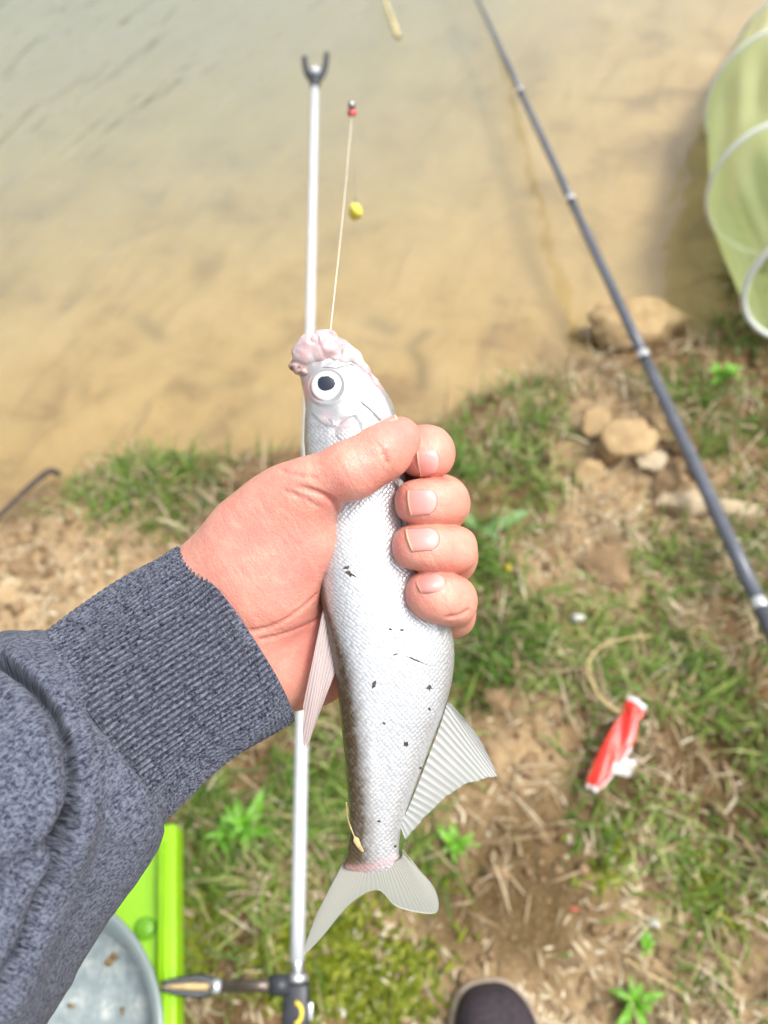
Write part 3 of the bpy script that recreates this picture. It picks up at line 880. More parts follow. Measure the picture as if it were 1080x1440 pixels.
# ------------------------------------------------------------------ red wrapper
def wrapper():
    c = on_ground(866, 1050)
    a = on_ground(893, 985); b = on_ground(834, 1114)
    a = at_z(893, 985, a.z + 0.040); b = at_z(834, 1114, b.z + 0.036)
    L = (a - b).length
    yv = (a - b).normalized(); xv = yv.cross(Vector((0, 0, 1))).normalized(); zv = xv.cross(yv)
    root = thing('candy_wrapper', 'crumpled shiny red wrapper with white torn edges lying on grass', 'wrapper', tuple(c))
    nu, nv = 40, 18
    V = []; W = []
    r = np.random.default_rng(4)
    for i in range(nu):
        s = i / (nu - 1)
        hw = 0.0090 + 0.0070 * math.sin(math.pi * min(1, s * 1.15) ** 1.2) + (0.004 if s > 0.86 else 0)
        hw *= (0.75 if s < 0.06 else 1.0)
        for j in range(nv):
            q = j / (nv - 1) * 2 - 1
            zz = 0.006 * (1 - q * q) + 0.004 * math.sin(9 * s + 3 * q) * (1 - abs(q) * 0.5) + 0.003 * abs(math.sin(14 * q + 4 * s))
            off = 0.012 * math.sin(2.2 * s) - 0.006
            P = b + yv * (L * s) + xv * (q * hw + off * 0.6) + zv * zz
            V.append(tuple(P - c))
            wh = 1.0 if (s < 0.05 or s > 0.955) else 0.0
            if q > 0.78 and s < 0.55: wh = 1.0
            if 0.42 < q < 0.62 and 0.2 < s < 0.78: wh = 0.30
            if 0.62 < q < 0.85 and 0.55 < s < 0.85: wh = 0.4
            W.append(wh)
    o = mesh_obj('wrapper_film', V, grid_faces(nu, nv), M_WRAP, root)
    attr(o, 'white', W)
    md = o.modifiers.new('thickness', 'SOLIDIFY'); md.thickness = 0.0006
    V = []
    p0 = at_z(876, 1078, on_ground(876, 1078).z + 0.036)
    for i in range(5):
        for j in range(5):
            P = p0 + xv * ((i - 2) * 0.0058) + yv * ((j - 2) * 0.0056 + (i - 2) * 0.002) + zv * (0.003 * math.sin(i * 1.3 + j))
            V.append(tuple(P - c))
    o = mesh_obj('torn_flap', V, grid_faces(5, 5), M_WHITE_PEBBLE, root)
    md = o.modifiers.new('thickness', 'SOLIDIFY'); md.thickness = 0.0008
wrapper()

# ------------------------------------------------------------------ grey rod, tip under water
ra = at_z(700, 60, 0.0)
rb = at_z(823, 324, 0.10)
rdir = (rb - ra).normalized()
L0 = (rb - ra).length
def rod_at(px, py):
    """point of the rod's own line seen nearest this pixel"""
    best = None
    for k in range(-900, 3000):
        P = ra + rdir * (k * 0.001)
        q = P - Vector((0, 0, H))
        dp = depth_of(P)
        if dp < 0.05: break
        x = 540 + q.x / dp * FPX
        y = 720 - (q.y * SP + q.z * CP) / dp * FPX
        e = (y - py) ** 2
        if best is None or e < best[0]: best = (e, k * 0.001, x)
    return best[1]
k_end = rod_at(0, 1090)
rod = thing('fishing_rod', 'dark grey telescopic fishing rod with silver joint rings slanting into the water', 'fishing rod', tuple(ra))
def rr(s): return 0.0064 + 0.0032 * max(0, (s + 0.7)) / (k_end + 0.7)
joints = [rod_at(0, y) for y in (128, 280, 500, 849)]
cuts = [-0.75] + joints + [k_end + 0.45]
for q in range(len(cuts) - 1):
    s0, s1 = cuts[q], cuts[q + 1]
    step = 0.0007 * q
    ps = [rdir * s for s in np.linspace(s0 - 0.004, s1, 6)]
    tube('rod_section', ps, [rr(s0) + step * 0.5] * 1 + [rr(s) + step * 0.5 for s in np.linspace(s0, s1, 6)[1:]], M_ROD, rod, 20)
for q, s in enumerate(joints):
    tube('joint_ring', [rdir * (s - 0.008), rdir * (s - 0.006), rdir * (s + 0.006), rdir * (s + 0.008)], [rr(s) + 0.0006, rr(s) + 0.0019, rr(s) + 0.0019, rr(s) + 0.0012], M_RING, rod, 20)
    tube('joint_collar', [rdir * (s + 0.008), rdir * (s + 0.022)], [rr(s) + 0.0014, rr(s) + 0.0010], M_BLACK, rod, 20)

# ------------------------------------------------------------------ green keep net
def keepnet():
    cen = [at_depth(1152, 400, 1.36), at_depth(1101, 268, 1.56), at_depth(1100, 150, 1.86), at_depth(1120, 80, 2.25)]
    R = [0.122, 0.140, 0.170, 0.170]
    root = thing('keep_net', 'pale green mesh keep net with white hoops running into the water', 'net', tuple(cen[0]))
    base = Vector(cen[0])
    NP = 61
    path = catmull([tuple(c) for c in cen], NP)
    tang = np.gradient(path, axis=0); tang /= np.linalg.norm(tang, axis=1)[:, None]
    Rr = np.interp(np.linspace(0, 3, NP), range(4), R)
    nv = 96
    V = []
    fr = []
    for i in range(NP):
        tt = Vector(tang[i]); 
        x = tt.cross(Vector((0, 0, 1))).normalized(); y = x.cross(tt)
        fr.append((x, y, tt))
        f = (i / 20.0) % 1.0
        sag = math.sin(math.pi * f)
        for j in range(nv):
            a = 2 * math.pi * j / nv
            fold = 0.10 * sag * (0.5 + 0.5 * math.sin(a * 5 + i // 20 * 1.7)) + 0.05 * sag * math.sin(a * 11 + 2.0 * (i // 20)) + 0.06 * sag
            rad = Rr[i] * (1 - fold) - 0.001
            P = Vector(path[i]) + (x * math.cos(a) + y * math.sin(a)) * rad
            P.z -= 0.01 * sag
            V.append(tuple(P - base))
    o = mesh_obj('net_tube', V, grid_faces(NP, nv, True), M_NET, root)
    for k in range(4):
        x, y, tt = fr[k * 20]
        ring = []
        n1, n2 = 64, 10
        VV = []
        for i in range(n1):
            a = 2 * math.pi * i / n1
            e = x * math.cos(a) + y * math.sin(a)
            for j in range(n2):
                b = 2 * math.pi * j / n2
                VV.append(tuple(Vector(path[k * 20]) - base + e * (R[k] + 0.0056 * math.cos(b)) + tt * (0.0064 * math.sin(b))))
        F = []
        for i in range(n1):
            for j in range(n2):
                F.append((i * n2 + j, ((i + 1) % n1) * n2 + j, ((i + 1) % n1) * n2 + (j + 1) % n2, i * n2 + (j + 1) % n2))
        mesh_obj('hoop', VV, F, M_HOOP, root)
keepnet()

# ------------------------------------------------------------------ rod rest: white pole, fork, clamp and side arm
def rod_rest():
    KK = 0.85
    A = at_depth(418, 1345, 0.68); B = at_depth(443, 117, 1.13)
    root = thing('rod_rest', 'white rod rest pole with black fork and black clamp on a side arm', 'rod rest', tuple(A))
    d = (B - A).normalized(); L = (B - A).length / KK
    root.scale = (KK, KK, KK)
    def R_(s): return 0.0074 - 0.0008 * s / L
    mid = L * 0.52
    tube('pole', [d * s for s in np.linspace(-0.004, mid, 8)], [R_(s) for s in np.linspace(0, mid, 8)], M_POLE, root, 24)
    tube('pole', [d * s for s in np.linspace(mid, L, 8)], [R_(s) - 0.0005 for s in np.linspace(mid, L, 8)], M_POLE, root, 24)
    side = d.cross(Vector((0, -CP, SP))).normalized()      # to the right in view
    nrm = side.cross(d).normalized()
    # fork
    o_ = d * L
    tube('fork_socket', [o_ - d * 0.01200, o_ + d * 0.00480, o_ + d * 0.01200], [0.00768, 0.00936, 0.00888], M_BLACK, root, 20)
    for sgn, ln in ((-1, 0.0660), (1, 0.0735)):
        ps = [o_ + d * 0.00480 + side * (sgn * 0.00240), o_ + d * 0.01680 + side * (sgn * 0.01020), o_ + d * 0.0380 + side * (sgn * 0.0170), o_ + d * ln + side * (sgn * 0.0195)]
        ps = [Vector(p) for p in catmull([tuple(p) for p in ps], 12)]
        tube('fork_prong', ps, list(np.linspace(0.0062, 0.0046, 12)), M_BLACK, root, 14)
    bm = bmesh.new(); bmesh.ops.create_uvsphere(bm, u_segments=16, v_segments=10, radius=0.00840)
    me = bpy.data.meshes.new('ball'); bm.to_mesh(me); bm.free(); me.materials.append(M_POLE)
    me.polygons.foreach_set('use_smooth', np.ones(len(me.polygons), dtype=bool))
    b = link(bpy.data.objects.new('fork_ball', me), root); b.location = o_ + d * 0.02400 + nrm * 0.00480
    # worn lower end, collars, clamp
    tube('threaded_end', [d * s for s in (-0.018, 0.004)], [0.0069, 0.0070], M_CHROME, root, 24)
    tube('collar', [d * s for s in (-0.023, -0.0215, -0.016, -0.0145)], [0.0105, 0.0125, 0.0125, 0.0100], M_CHROME, root, 24)
    def rot_box(name, size, centre, mat, bev=0.002):
        bx = box(name, size, mat, root, centre, None, bev)
        bx.rotation_euler = Matrix((side, d, nrm)).transposed().to_euler()
        return bx
    rot_box('clamp_block', (0.0255, 0.050, 0.024), d * -0.048, M_BLACK, 0.003)
    tube('lower_collar', [d * s for s in (-0.0735, -0.075, -0.080)], [0.0110, 0.0118, 0.0108], M_CHROME, root, 24)
    tube('lower_tube', [d * s for s in (-0.079, -0.2)], [0.0072, 0.0072], M_BLACK, root, 24)
    rot_box('clamp_bolt', (0.006, 0.016, 0.010), d * -0.048 + side * 0.0142, M_CHROME, 0.0015)
    # yellow arc mark on the clamp face
    ps = []
    for k in range(13):
        a = -1.35 + 2.7 * k / 12
        ps.append(d * (-0.048 + 0.0095 * math.sin(a)) + side * (-0.0015 + 0.0085 * math.cos(a)) + nrm * 0.0121)
    tube('yellow_mark', ps, [0.0020] * 13, M_YELLOW, root, 8, flat=0.5)
    # side arm towards the green box
    C = at_depth(402, 1385, depth_of(A + d * -0.048 * KK)) - A
    E = at_depth(300, 1387, 0.66) - A
    Fp = at_depth(226, 1387, 0.645) - A
    C, E, Fp = C / KK, E / KK, Fp / KK
    ax = (E - C).normalized()
    tube('arm_socket', [C + ax * -0.004, C + ax * 0.016], [0.0100, 0.0095], M_BLACK, root, 20)
    tube('side_arm', [C + ax * 0.010, C + ax * 0.03, E], [0.0078, 0.0062, 0.0058], M_DARKMETAL, root, 20)
    tube('arm_nut', [E + ax * -0.008, E + ax * 0.003], [0.0082, 0.0082], M_CHROME, root, 6)
    jaw = (Fp - E)
    up = nrm
    for sg in (-1, 1):
        ps = [E + d * sg * 0.003, E + jaw * 0.25 + d * sg * 0.0068, E + jaw * 0.65 + d * sg * 0.0052, Fp + d * sg * 0.0018]
        ps = [Vector(p) for p in catmull([tuple(p) for p in ps], 10)]
        tube('jaw', ps, list(np.linspace(0.0046, 0.0024, 10)), M_BLACK, root, 10)
    tube('jaw_screw', [E + ax * -0.002, E + jaw * 0.5, Fp], [0.0042, 0.0036, 0.0018], M_HUSK, root, 12)
    return A, d
REST_A, REST_D = rod_rest()

# ------------------------------------------------------------------ lime green fishing box and basin
def lime_box():
    ztop = hz(-0.3, 0.1) + 0.22
    a = at_z(236, 1440, ztop); b = at_z(237, 1165, ztop)
    yv = (b - a).normalized(); xv = Vector((-yv.y, yv.x, 0)) * -1
    ang = math.atan2(yv.y, yv.x) - math.pi / 2
    gz_ = hz(a.x, a.y)
    Lb = 0.46; Wb = 0.36
    far = b + yv * 0.004
    cc = far - yv * (Lb / 2) - xv * (Wb / 2 - 0.010)
    root = thing('tray_table', 'lime green plastic tray table with raised side rail under the basin', 'tray table', (cc.x, cc.y, gz_), None, ang)
    hh = ztop - gz_
    for lx in (-1, 1):
        for ly in (-1, 1):
            box('table_leg', (0.018, 0.018, hh - 0.03), M_LIME_DARK, root, (-0.05 + lx * 0.09, ly * 0.15 - 0.04, (hh - 0.03) / 2 - 0.006), None, 0.002, 2)
    box('tray_panel', (Wb - 0.020, Lb - 0.012, 0.014), M_LIME, root, (-0.010, 0, hh - 0.026), None, 0.004, 3)
    rail = box('side_rail', (0.017, Lb, 0.034), M_LIME, root, (Wb / 2 - 0.0115, 0, hh - 0.017), None, 0.003, 3)
    box('rail_groove', (0.004, Lb - 0.03, 0.003), M_LIME, root, (Wb / 2 - 0.0125, 0, hh + 0.0005), None, 0.001, 1)
    box('side_rail', (0.020, Lb, 0.034), M_LIME, root, (-Wb / 2 - 0.012, 0, hh - 0.017), None, 0.003, 3)
    kn = at_z(207, 1306, ztop - 0.022)
    m = Matrix.Rotation(-ang, 3, 'Z')
    kp = m @ (Vector((kn.x, kn.y, 0)) - Vector((cc.x, cc.y, 0)))
    k = lathe('lid_knob', [(0, 0.010), (0.008, 0.010), (0.0095, 0.008), (0.0095, 0), (0.012, -0.003)], M_LIME_DARK, root, 24)
    k.location = (kp.x, kp.y, hh - 0.022)
    return ztop
ZBOX = lime_box()
def basin():
    zr = ZBOX + 0.085
    # rim: circle seen leaving the frame at the lower left
    e1 = at_z(230, 1440, zr); e2 = at_z(212, 1355, zr); e3 = at_z(165, 1288, zr)
    ax, ay = e1.x, e1.y; bx_, by_ = e2.x, e2.y; cx, cy = e3.x, e3.y
    dd = 2 * (ax * (by_ - cy) + bx_ * (cy - ay) + cx * (ay - by_))
    ux = ((ax * ax + ay * ay) * (by_ - cy) + (bx_ ** 2 + by_ ** 2) * (cy - ay) + (cx ** 2 + cy ** 2) * (ay - by_)) / dd
    uy = ((ax * ax + ay * ay) * (cx - bx_) + (bx_ ** 2 + by_ ** 2) * (ax - cx) + (cx ** 2 + cy ** 2) * (bx_ - ax)) / dd
    R = math.hypot(ax - ux, ay - uy)
    R = min(max(R, 0.085), 0.17)
    dirv = Vector((e2.x - ux, e2.y - uy, 0)).normalized()
    cen = Vector((e2.x, e2.y, 0)) - dirv * R
    z0 = ZBOX - 0.021
    hB = zr - z0
    root = thing('basin', 'round greyish translucent plastic basin with wet bait residue on the green tray table', 'basin', (cen.x, cen.y, z0))
    pr = [(0, 0.0), (R * 0.72, 0.0), (R * 0.77, 0.004), (R * 0.93, hB - 0.006), (R * 0.99, hB - 0.004), (R, hB - 0.001), (R * 0.99, hB + 0.002), (R * 0.955, hB + 0.001), (R * 0.915, hB - 0.008), (R * 0.76, 0.010), (R * 0.70, 0.006), (0, 0.006)]
    lathe('basin_shell', pr, M_BASIN, root, 96)
    # thin wet layer
    V = [(0, 0, 0)]
    n = 96; m = 20
    r = np.random.default_rng(3)
    V = []; 
    for i in range(m):
        rad = R * 0.855 * i / (m - 1)
        for j in range(n):
            a = 2 * math.pi * j / n
            x, y = rad * math.cos(a), rad * math.sin(a)
            V.append((x, y, 0.045 + 0.0015 * math.sin(60 * x + 3) * math.cos(47 * y)))
    mesh_obj('residue', V, grid_faces(m, n, True), M_BASINWET, root)
    return cen, R, z0
BC, BR, BZ = basin()
for k, (px, py, sz, lab) in enumerate(((156, 1350, 0.0036, 'larger brown bait pellet lying in the grey basin'), (172, 1422, 0.0018, 'small brown bait crumb near the basin rim'), (100, 1415, 0.0018, 'small brown bait crumb in the basin beneath the sleeve'))):
    g = at_z(px, py, BZ + 0.048)
    bm = bmesh.new(); bmesh.ops.create_cone(bm, cap_ends=True, segments=12, radius1=sz, radius2=sz * 0.85, depth=sz * 3)
    bmesh.ops.bevel(bm, geom=list(bm.edges), offset=sz * 0.25, segments=2, affect='EDGES')
    me = bpy.data.meshes.new('bait_pellet'); bm.to_mesh(me); bm.free(); me.materials.append(M_CRUMB)
    me.polygons.foreach_set('use_smooth', np.ones(len(me.polygons), dtype=bool))
    o = link(bpy.data.objects.new('bait_pellet', me)); o.location = g; o.rotation_euler = (1.5, 0, -0.7 + k)
    tag(o, lab, 'bait')

# ------------------------------------------------------------------ shoe
def shoe():
    g = on_ground(705, 1405)
    tip = at_z(716, 1381, g.z + 0.05)
    root = thing('shoe', 'dark fabric shoe toe with tan sole edge on bare soil', 'shoe', (tip.x, tip.y - 0.14, g.z))
    root.rotation_euler = (0, 0, math.radians(6))
    def outline(k, off=0.0):
        P = []
        n = 72
        for q in range(n):
            a = 2 * math.pi * q / n
            c, s = math.cos(a), math.sin(a)
            y = 0.14 * s
            wd = 0.046 + 0.005 * s - 0.004 * math.cos(2 * a)
            x = 1.14 * wd * math.copysign(abs(c) ** 0.75, c) + 0.006 * (s > 0) * s * -1
            P.append((x * (1 + off), y * (1 + off * 0.35)))
        return P
    def loft(name, rows, mat, cap=True):
        V, F = [], []
        n = 72
        for off, z, lift in rows:
            for (x, y) in outline(n, off):
                V.append((x, y, z + lift * max(0, y) ** 2 * 10))
        for i in range(len(rows) - 1):
            for q in range(n):
                F.append((i * n + q, i * n + (q + 1) % n, (i + 1) * n + (q + 1) % n, (i + 1) * n + q))
        if cap:
            F.append(tuple(range((len(rows) - 1) * n, len(rows) * n)))
            F.append(tuple(range(n))[::-1])
        return mesh_obj(name, V, F, mat, root)
    loft('sole', [(0.0, -0.006, 0), (0.10, -0.004, 0), (0.13, 0.012, 0.0), (0.09, 0.019, 0.0)], M_SOLE)
    rows = [(0.03, 0.018, 0.0)]
    for k in range(1, 9):
        s = k / 8
        rows.append((0.03 - 0.75 * (s ** 2.2), 0.018 + 0.05 * math.sin(s * math.pi / 2), -0.10 * s))
    up = loft('upper', rows, M_SHOE)
    ps = [Vector((0.030 * math.cos(a), -0.070 + 0.048 * math.sin(a), 0.064 + 0.006 * math.cos(2 * a))) for a in np.linspace(0, 2 * math.pi, 33)]
    tube('collar', ps, [0.008] * 33, M_SHOE, root, 10, caps=False)
    return root
shoe()

# ------------------------------------------------------------------ the fish
fish = held_thing('silver_fish', 'silvery freshwater fish with dark back gripped upright in the bare hand', 'fish')
EDGE = [  # py, left px, right px, half thickness mm, dorsal z offset, ventral z offset
    (472, 437, 462, 2.0, 0, 0), (480, 425, 482, 4.0, 0, 0), (495, 414, 500, 6.0, 0, 0), (515, 416, 515, 7.5, 0, 0), (540, 424, 535, 8.8, 0, 0),
    (570, 429, 553, 10.0, 0, 0), (600, 428, 559, 11.0, 0, 0), (640, 429, 566, 11.8, 0, 0), (690, 433, 574, 12.5, 0, 0), (740, 438, 584, 13.0, 0, 0),
    (790, 444, 600, 13.4, 1, 0), (840, 450, 620, 13.5, 2, -1), (880, 458, 634, 13.3, 3, -1), (920, 466, 639, 12.8, 4, -1), (960, 473, 635, 12.0, 4.5, -1),
    (1000, 478, 624, 11.0, 4.5, 0), (1040, 482, 609, 10.0, 4.2, 0), (1080, 486, 594, 9.0, 3.8, 0), (1120, 489, 579, 8.0, 3.2, 0), (1160, 491, 566, 6.6, 2.4, 0),
    (1190, 489, 561, 5.2, 1.6, 0), (1212, 485, 564, 3.6, 0.8, 0), (1232, 478, 572, 1.6, 0.2, 0)]
NS = 620
E = catmull(EDGE, NS)
NR = 240
th = np.linspace(0, 2 * np.pi, NR, endpoint=False)
V = np.zeros((NS, NR, 3)); FU = np.zeros((NS, NR, 3)); BK = np.zeros((NS, NR)); 
cumy = 0
for i in range(NS):
    py, xl, xr, tk, zd, zv = E[i]
    cx, hw = (xl + xr) / 2, (xr - xl) / 2
    c = np.cos(th); s = np.sin(th)
    a = np.sign(c) * np.abs(c) ** 0.92           # -1 dorsal ... 1 ventral
    body_f = np.clip((py - 620) / 120, 0, 1)
    prof = np.sign(s) * np.abs(s) ** (0.90) * (1 - 0.22 * a * body_f)
    z = tk * prof + np.where(a < 0, -a * zd, a * zv)
    x = cx + hw * a
    sc = (D * 1000 - z) / 1000 / FPX
    V[i, :, 0] = (x - 540) * sc; V[i, :, 1] = (720 - py) * sc; V[i, :, 2] = z * 0.001
    dx = np.diff(np.r_[x, x[0]]) * 0.2757; dz = np.diff(np.r_[z, z[0]])
    arc = np.cumsum(np.r_[0, np.hypot(dx, dz)[:-1]])
    FU[i, :, 0] = (py - 465) * 0.2757; FU[i, :, 1] = arc - arc[NR // 4]
    dfr = (1 + a) * hw                            # px from the back ridge
    wb_ = np.interp(py, [640, 780, 860, 930, 1000, 1120, 1225], [5, 6, 12, 28, 33, 37, 44])
    BK[i] = np.clip((wb_ * 1.15 - dfr) / (wb_ * 0.7), 0, 1)
    BK[i] = np.where(s < -0.2, np.where(a < -0.35, 1, 0), BK[i])
VV = V.reshape(-1, 3)
PX = to_px(VV)
front = VV[:, 2] > 0
py = PX[:, 1]
# relief: gill cover, jaw, socket, mouth crumple
nrm_push = np.zeros(len(VV))
def ridge(path, width, amt, both=False):
    d = seg_dist(PX, path)
    g = np.exp(-(d / width) ** 2) * amt
    return np.where(front, g, 0)
gill = [(472, 605), (480, 592), (497, 588), (505, 600), (508, 618), (520, 625), (545, 628)]
nrm_push += ridge(gill, 4.0, -0.4) + ridge([(445, 585), (462, 595), (480, 600), (500, 596)], 3.0, 0.2)
nrm_push += ridge([(508, 567), (520, 577), (533, 590), (545, 602)], 1.3, -0.3) + ridge([(512, 562), (526, 574), (538, 586), (549, 598)], 5, 0.2)
nrm_push += ridge([(455, 516), (472, 517), (492, 511)], 1.5, -0.25)
nrm_push += ridge([(505, 500), (520, 520), (530, 540)], 3.0, -0.4) + ridge([(522, 536), (540, 560), (553, 590)], 4.0, 0.4)
de = np.hypot(PX[:, 0] - 460, PX[:, 1] - 543)
nrm_push += np.where(front, np.exp(-((de - 25) / 3.5) ** 2) * 0.55 - np.exp(-(de / 17) ** 4) * 1.4, 0)
cr = (fbm(PX[:, 0] / 13 + 50, PX[:, 1] / 13, 3, 7) - 0.5)
mo = np.clip((522 - py + (PX[:, 0] - 440) * -0.25) / 22, 0, 1)
nrm_push += mo * cr * 3.2
hd = np.clip((628 - py) / 10, 0, 1)
nrm_push += hd * (fbm(PX[:, 0] / 30 + 9, PX[:, 1] / 30, 3, 17) - 0.5) * 0.8
cenl = np.stack([loc((e[1] + e[2]) / 2, e[0], 0) for e in E])
dirn = VV - np.repeat(cenl, NR, axis=0)
dirn[:, 2] *= 2.2
dirn /= np.linalg.norm(dirn, axis=1)[:, None] + 1e-9
VV = VV + dirn * (nrm_push * 0.001)[:, None]
fb = mesh_obj('fish_body', VV, grid_faces(NS, NR, True)[:, ::-1].copy(), M_FISH, fish)
# end caps are pinched shut
bm = bmesh.new(); bm.from_mesh(fb.data); bm.verts.ensure_lookup_table()
bm.faces.new([bm.verts[k] for k in range(NR)]); bm.faces.new([bm.verts[(NS - 1) * NR + k] for k in range(NR)][::-1])
bmesh.ops.recalc_face_normals(bm, faces=bm.faces)
bm.to_mesh(fb.data); bm.free()
attr_vec(fb, 'fuv', FU.reshape(-1, 3))
bk = BK.ravel()
hl = np.clip((620 - py) / 26, 0, 1) * np.clip(1 - (PX[:, 0] - 0) * 0, 0, 1)
hl = np.where((PX[:, 0] < 470) & (py > 585), np.clip((600 - py) / 20, 0, 1), hl)
attr(fb, 'head', hl)
dors_head = np.clip((434 - PX[:, 0] + (py - 560) * 0.02) / 8, 0, 1) * np.clip((py - 530) / 20, 0, 1) * np.clip((900 - py) / 80, 0, 1) * 0.8
attr(fb, 'back', np.maximum(bk * np.clip((py - 600) / 60, 0, 1), dors_head))
pinkv = np.zeros(len(VV))
def blob(x, y, r, w): return w * np.exp(-((PX[:, 0] - x) ** 2 + (PX[:, 1] - y) ** 2) / (r * r))
pinkv = np.maximum.reduce([mo * 0.55 * np.clip(0.3 + 2.2 * cr + 0.3, 0, 1), blob(431, 548, 16, 0.95), blob(520, 520, 14, 0.55), blob(530, 540, 12, 0.5), blob(458, 586, 9, 0.32), blob(482, 598, 11, 0.34), blob(572, 690, 30, 0.30), blob(578, 740, 26, 0.28), blob(590, 800, 20, 0.3),
    0.55 * np.exp(-(seg_dist(PX, [(487, 1222), (510, 1222), (535, 1215), (556, 1207)]) / 6) ** 2), blob(485, 1225, 10, 0.5)])
attr(fb, 'pink', np.where(front | (mo > 0), pinkv, 0))
attr(fb, 'blotch', np.maximum.reduce([blob(411, 516, 6, 0.9), blob(425, 520, 5, 0.8), blob(420, 528, 5, 0.6), blob(407, 508, 4, 0.7)]) * np.clip(0.3 + fbm(PX[:, 0] / 3, PX[:, 1] / 3, 2, 5) * 1.4, 0, 1))

lnv = np.zeros(len(VV))
for path, w_, a_ in (([(508, 567), (520, 577), (533, 590), (543, 601)], 1.3, 0.8), ([(455, 517), (472, 517), (492, 511)], 1.2, 0.7), ([(492, 511), (497, 514)], 1.3, 0.8), ([(480, 619), (495, 618), (512, 622)], 2.0, 0.4), ([(463, 590), (470, 600), (473, 612), (478, 620)], 1.6, 0.45), ([(440, 582), (452, 595), (464, 600), (478, 596)], 1.5, 0.4), ([(478, 596), (490, 588), (503, 583)], 1.4, 0.35), ([(500, 498), (512, 512), (524, 532), (530, 545)], 1.3, 0.25)):
    lnv = np.maximum(lnv, 1.25 * a_ * np.exp(-(seg_dist(PX, path) / w_) ** 2))
attr(fb, 'line', np.where(front, lnv, 0))
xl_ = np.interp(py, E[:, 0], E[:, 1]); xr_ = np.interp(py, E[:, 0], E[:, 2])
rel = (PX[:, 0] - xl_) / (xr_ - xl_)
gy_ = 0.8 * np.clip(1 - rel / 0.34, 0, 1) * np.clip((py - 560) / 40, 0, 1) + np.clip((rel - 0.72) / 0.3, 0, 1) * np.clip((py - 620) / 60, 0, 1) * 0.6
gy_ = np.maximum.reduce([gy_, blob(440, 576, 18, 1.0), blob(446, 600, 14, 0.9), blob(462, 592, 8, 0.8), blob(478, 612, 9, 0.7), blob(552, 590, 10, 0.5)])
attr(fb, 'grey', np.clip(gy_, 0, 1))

def fish_z(px, py_):
    """front surface height of the fish in mm at a photo pixel"""
    e = np.array([np.interp(py_, E[:, 0], E[:, k]) for k in range(6)])
    cx, hw = (e[1] + e[2]) / 2, (e[2] - e[1]) / 2
    a = max(-0.999, min(0.999, (px - cx) / hw))
    c = math.copysign(abs(a) ** (1 / 0.92), a)
    s = math.sqrt(max(0, 1 - c * c))
    return e[3] * s ** 0.9 * (1 - 0.22 * a * min(1, max(0, (py_ - 620) / 120))) + (-a * e[4] if a < 0 else a * e[5])

# eye: a low dome set in its socket
def eye():
    nr, na = 20, 48
    V = []; Dc = []
    z0 = fish_z(460, 543)
    for i in range(nr):
        s = i / (nr - 1)
        for j in range(na):
            a = 2 * math.pi * j / na
            x = 460 + 23.5 * s * math.cos(a); y = 543 + 22.5 * s * math.sin(a)
            zz = z0 - 0.7 + 1.9 * math.sqrt(max(0, 1 - (s * 0.97) ** 2)) - 0.9 * (s > 0.97)
            V.append(loc(x, y, zz))
            # pupil sits a little high and is slightly oval
            dxp = (x - 460 + 1) / 13.2; dyp = (y - 543 + 4) / 10.8 * (1 + 0.10 * (x - 460) / 12)
            rp = math.hypot(dxp, dyp)
            Dc.append((0.52 * rp if rp < 1 else 0.53 + 0.47 * (s ** 1.5), 0, 0))
    o = mesh_obj('eye', np.array(V), grid_faces(nr, na, True), M_EYE, fish)
    attr_vec(o, 'disc', Dc)
eye()

# fins: fans of rays with a thin skin between
def fin(name, base, tip, zb, zt, nray, mat, thick0=0.0011, thick1=0.0004, ridge_=0.00035, jag=0.0, nu=None, label=None, curl=0.0):
    nu = nu or nray * 8
    nv = 26
    B = catmull(base, nu); T = catmull(tip, nu)
    fr = []; bk_ = []; UV = []; RY = []
    r = np.random.default_rng(len(name))
    for i in range(nu):
        ph = i / (nu - 1)
        rayv = 0.5 + 0.5 * math.cos(2 * math.pi * ph * nray)
        jg = 1 + jag * (float(vnoise(np.array([ph * nray * 1.3]), np.array([0.5]), 9)[0]) - 0.5)
        for j in range(nv):
            s = j / (nv - 1)
            p = B[i] + (T[i] - B[i]) * s * jg
            z = zb + (zt - zb) * s + curl * math.sin(math.pi * s) + 0.25 * math.sin(ph * 9 + s * 3)
            v = loc(p[0], p[1], z)
            h = (thick0 + (thick1 - thick0) * s) * 0.5 + ridge_ * rayv * (1 - 0.6 * s)
            a = v.copy(); a[2] += h; b = v.copy(); b[2] -= h
            fr.append(a); bk_.append(b)
            UV.append((ph, s, 0)); RY.append(rayv * (1 - 0.35 * s))
    F1 = grid_faces(nu, nv)
    n = nu * nv
    F = [tuple(f) for f in F1[:, ::-1].tolist()] + [tuple(int(k) + n for k in f) for f in F1.tolist()]
    rim = [i * nv for i in range(nu)] + [(nu - 1) * nv + j for j in range(1, nv)] + [i * nv + nv - 1 for i in range(nu - 2, -1, -1)] + [j for j in range(nv - 2, 0, -1)]
    for k in range(len(rim)):
        a, b = rim[k], rim[(k + 1) % len(rim)]
        F.append((b, a, a + n, b + n))
    o = mesh_obj(name, np.array(fr + bk_), F, mat, fish)
    attr_vec(o, 'fin', UV + UV); attr(o, 'ray', RY + RY)
    return o
fin('anal_fin', [(632, 988), (630, 989), (628, 990), (618, 1022), (603, 1062), (588, 1102), (574, 1136), (562, 1158)], [(652, 1010), (674, 1038), (698, 1090), (682, 1094), (652, 1104), (622, 1124), (596, 1150), (570, 1180)], 0.5, 3.0, 27, M_FIN_ANAL, ridge_=0.00028, jag=0.06)
fin('dorsal_fin', [(474, 938), (472, 915), (466, 890), (460, 866), (456, 850)], [(444, 1018), (438, 1034), (432, 1050), (427, 1040), (425, 1000)], 4.5, 8.0, 9, M_FIN_BACK, ridge_=0.0004, jag=0.12, curl=1.5)
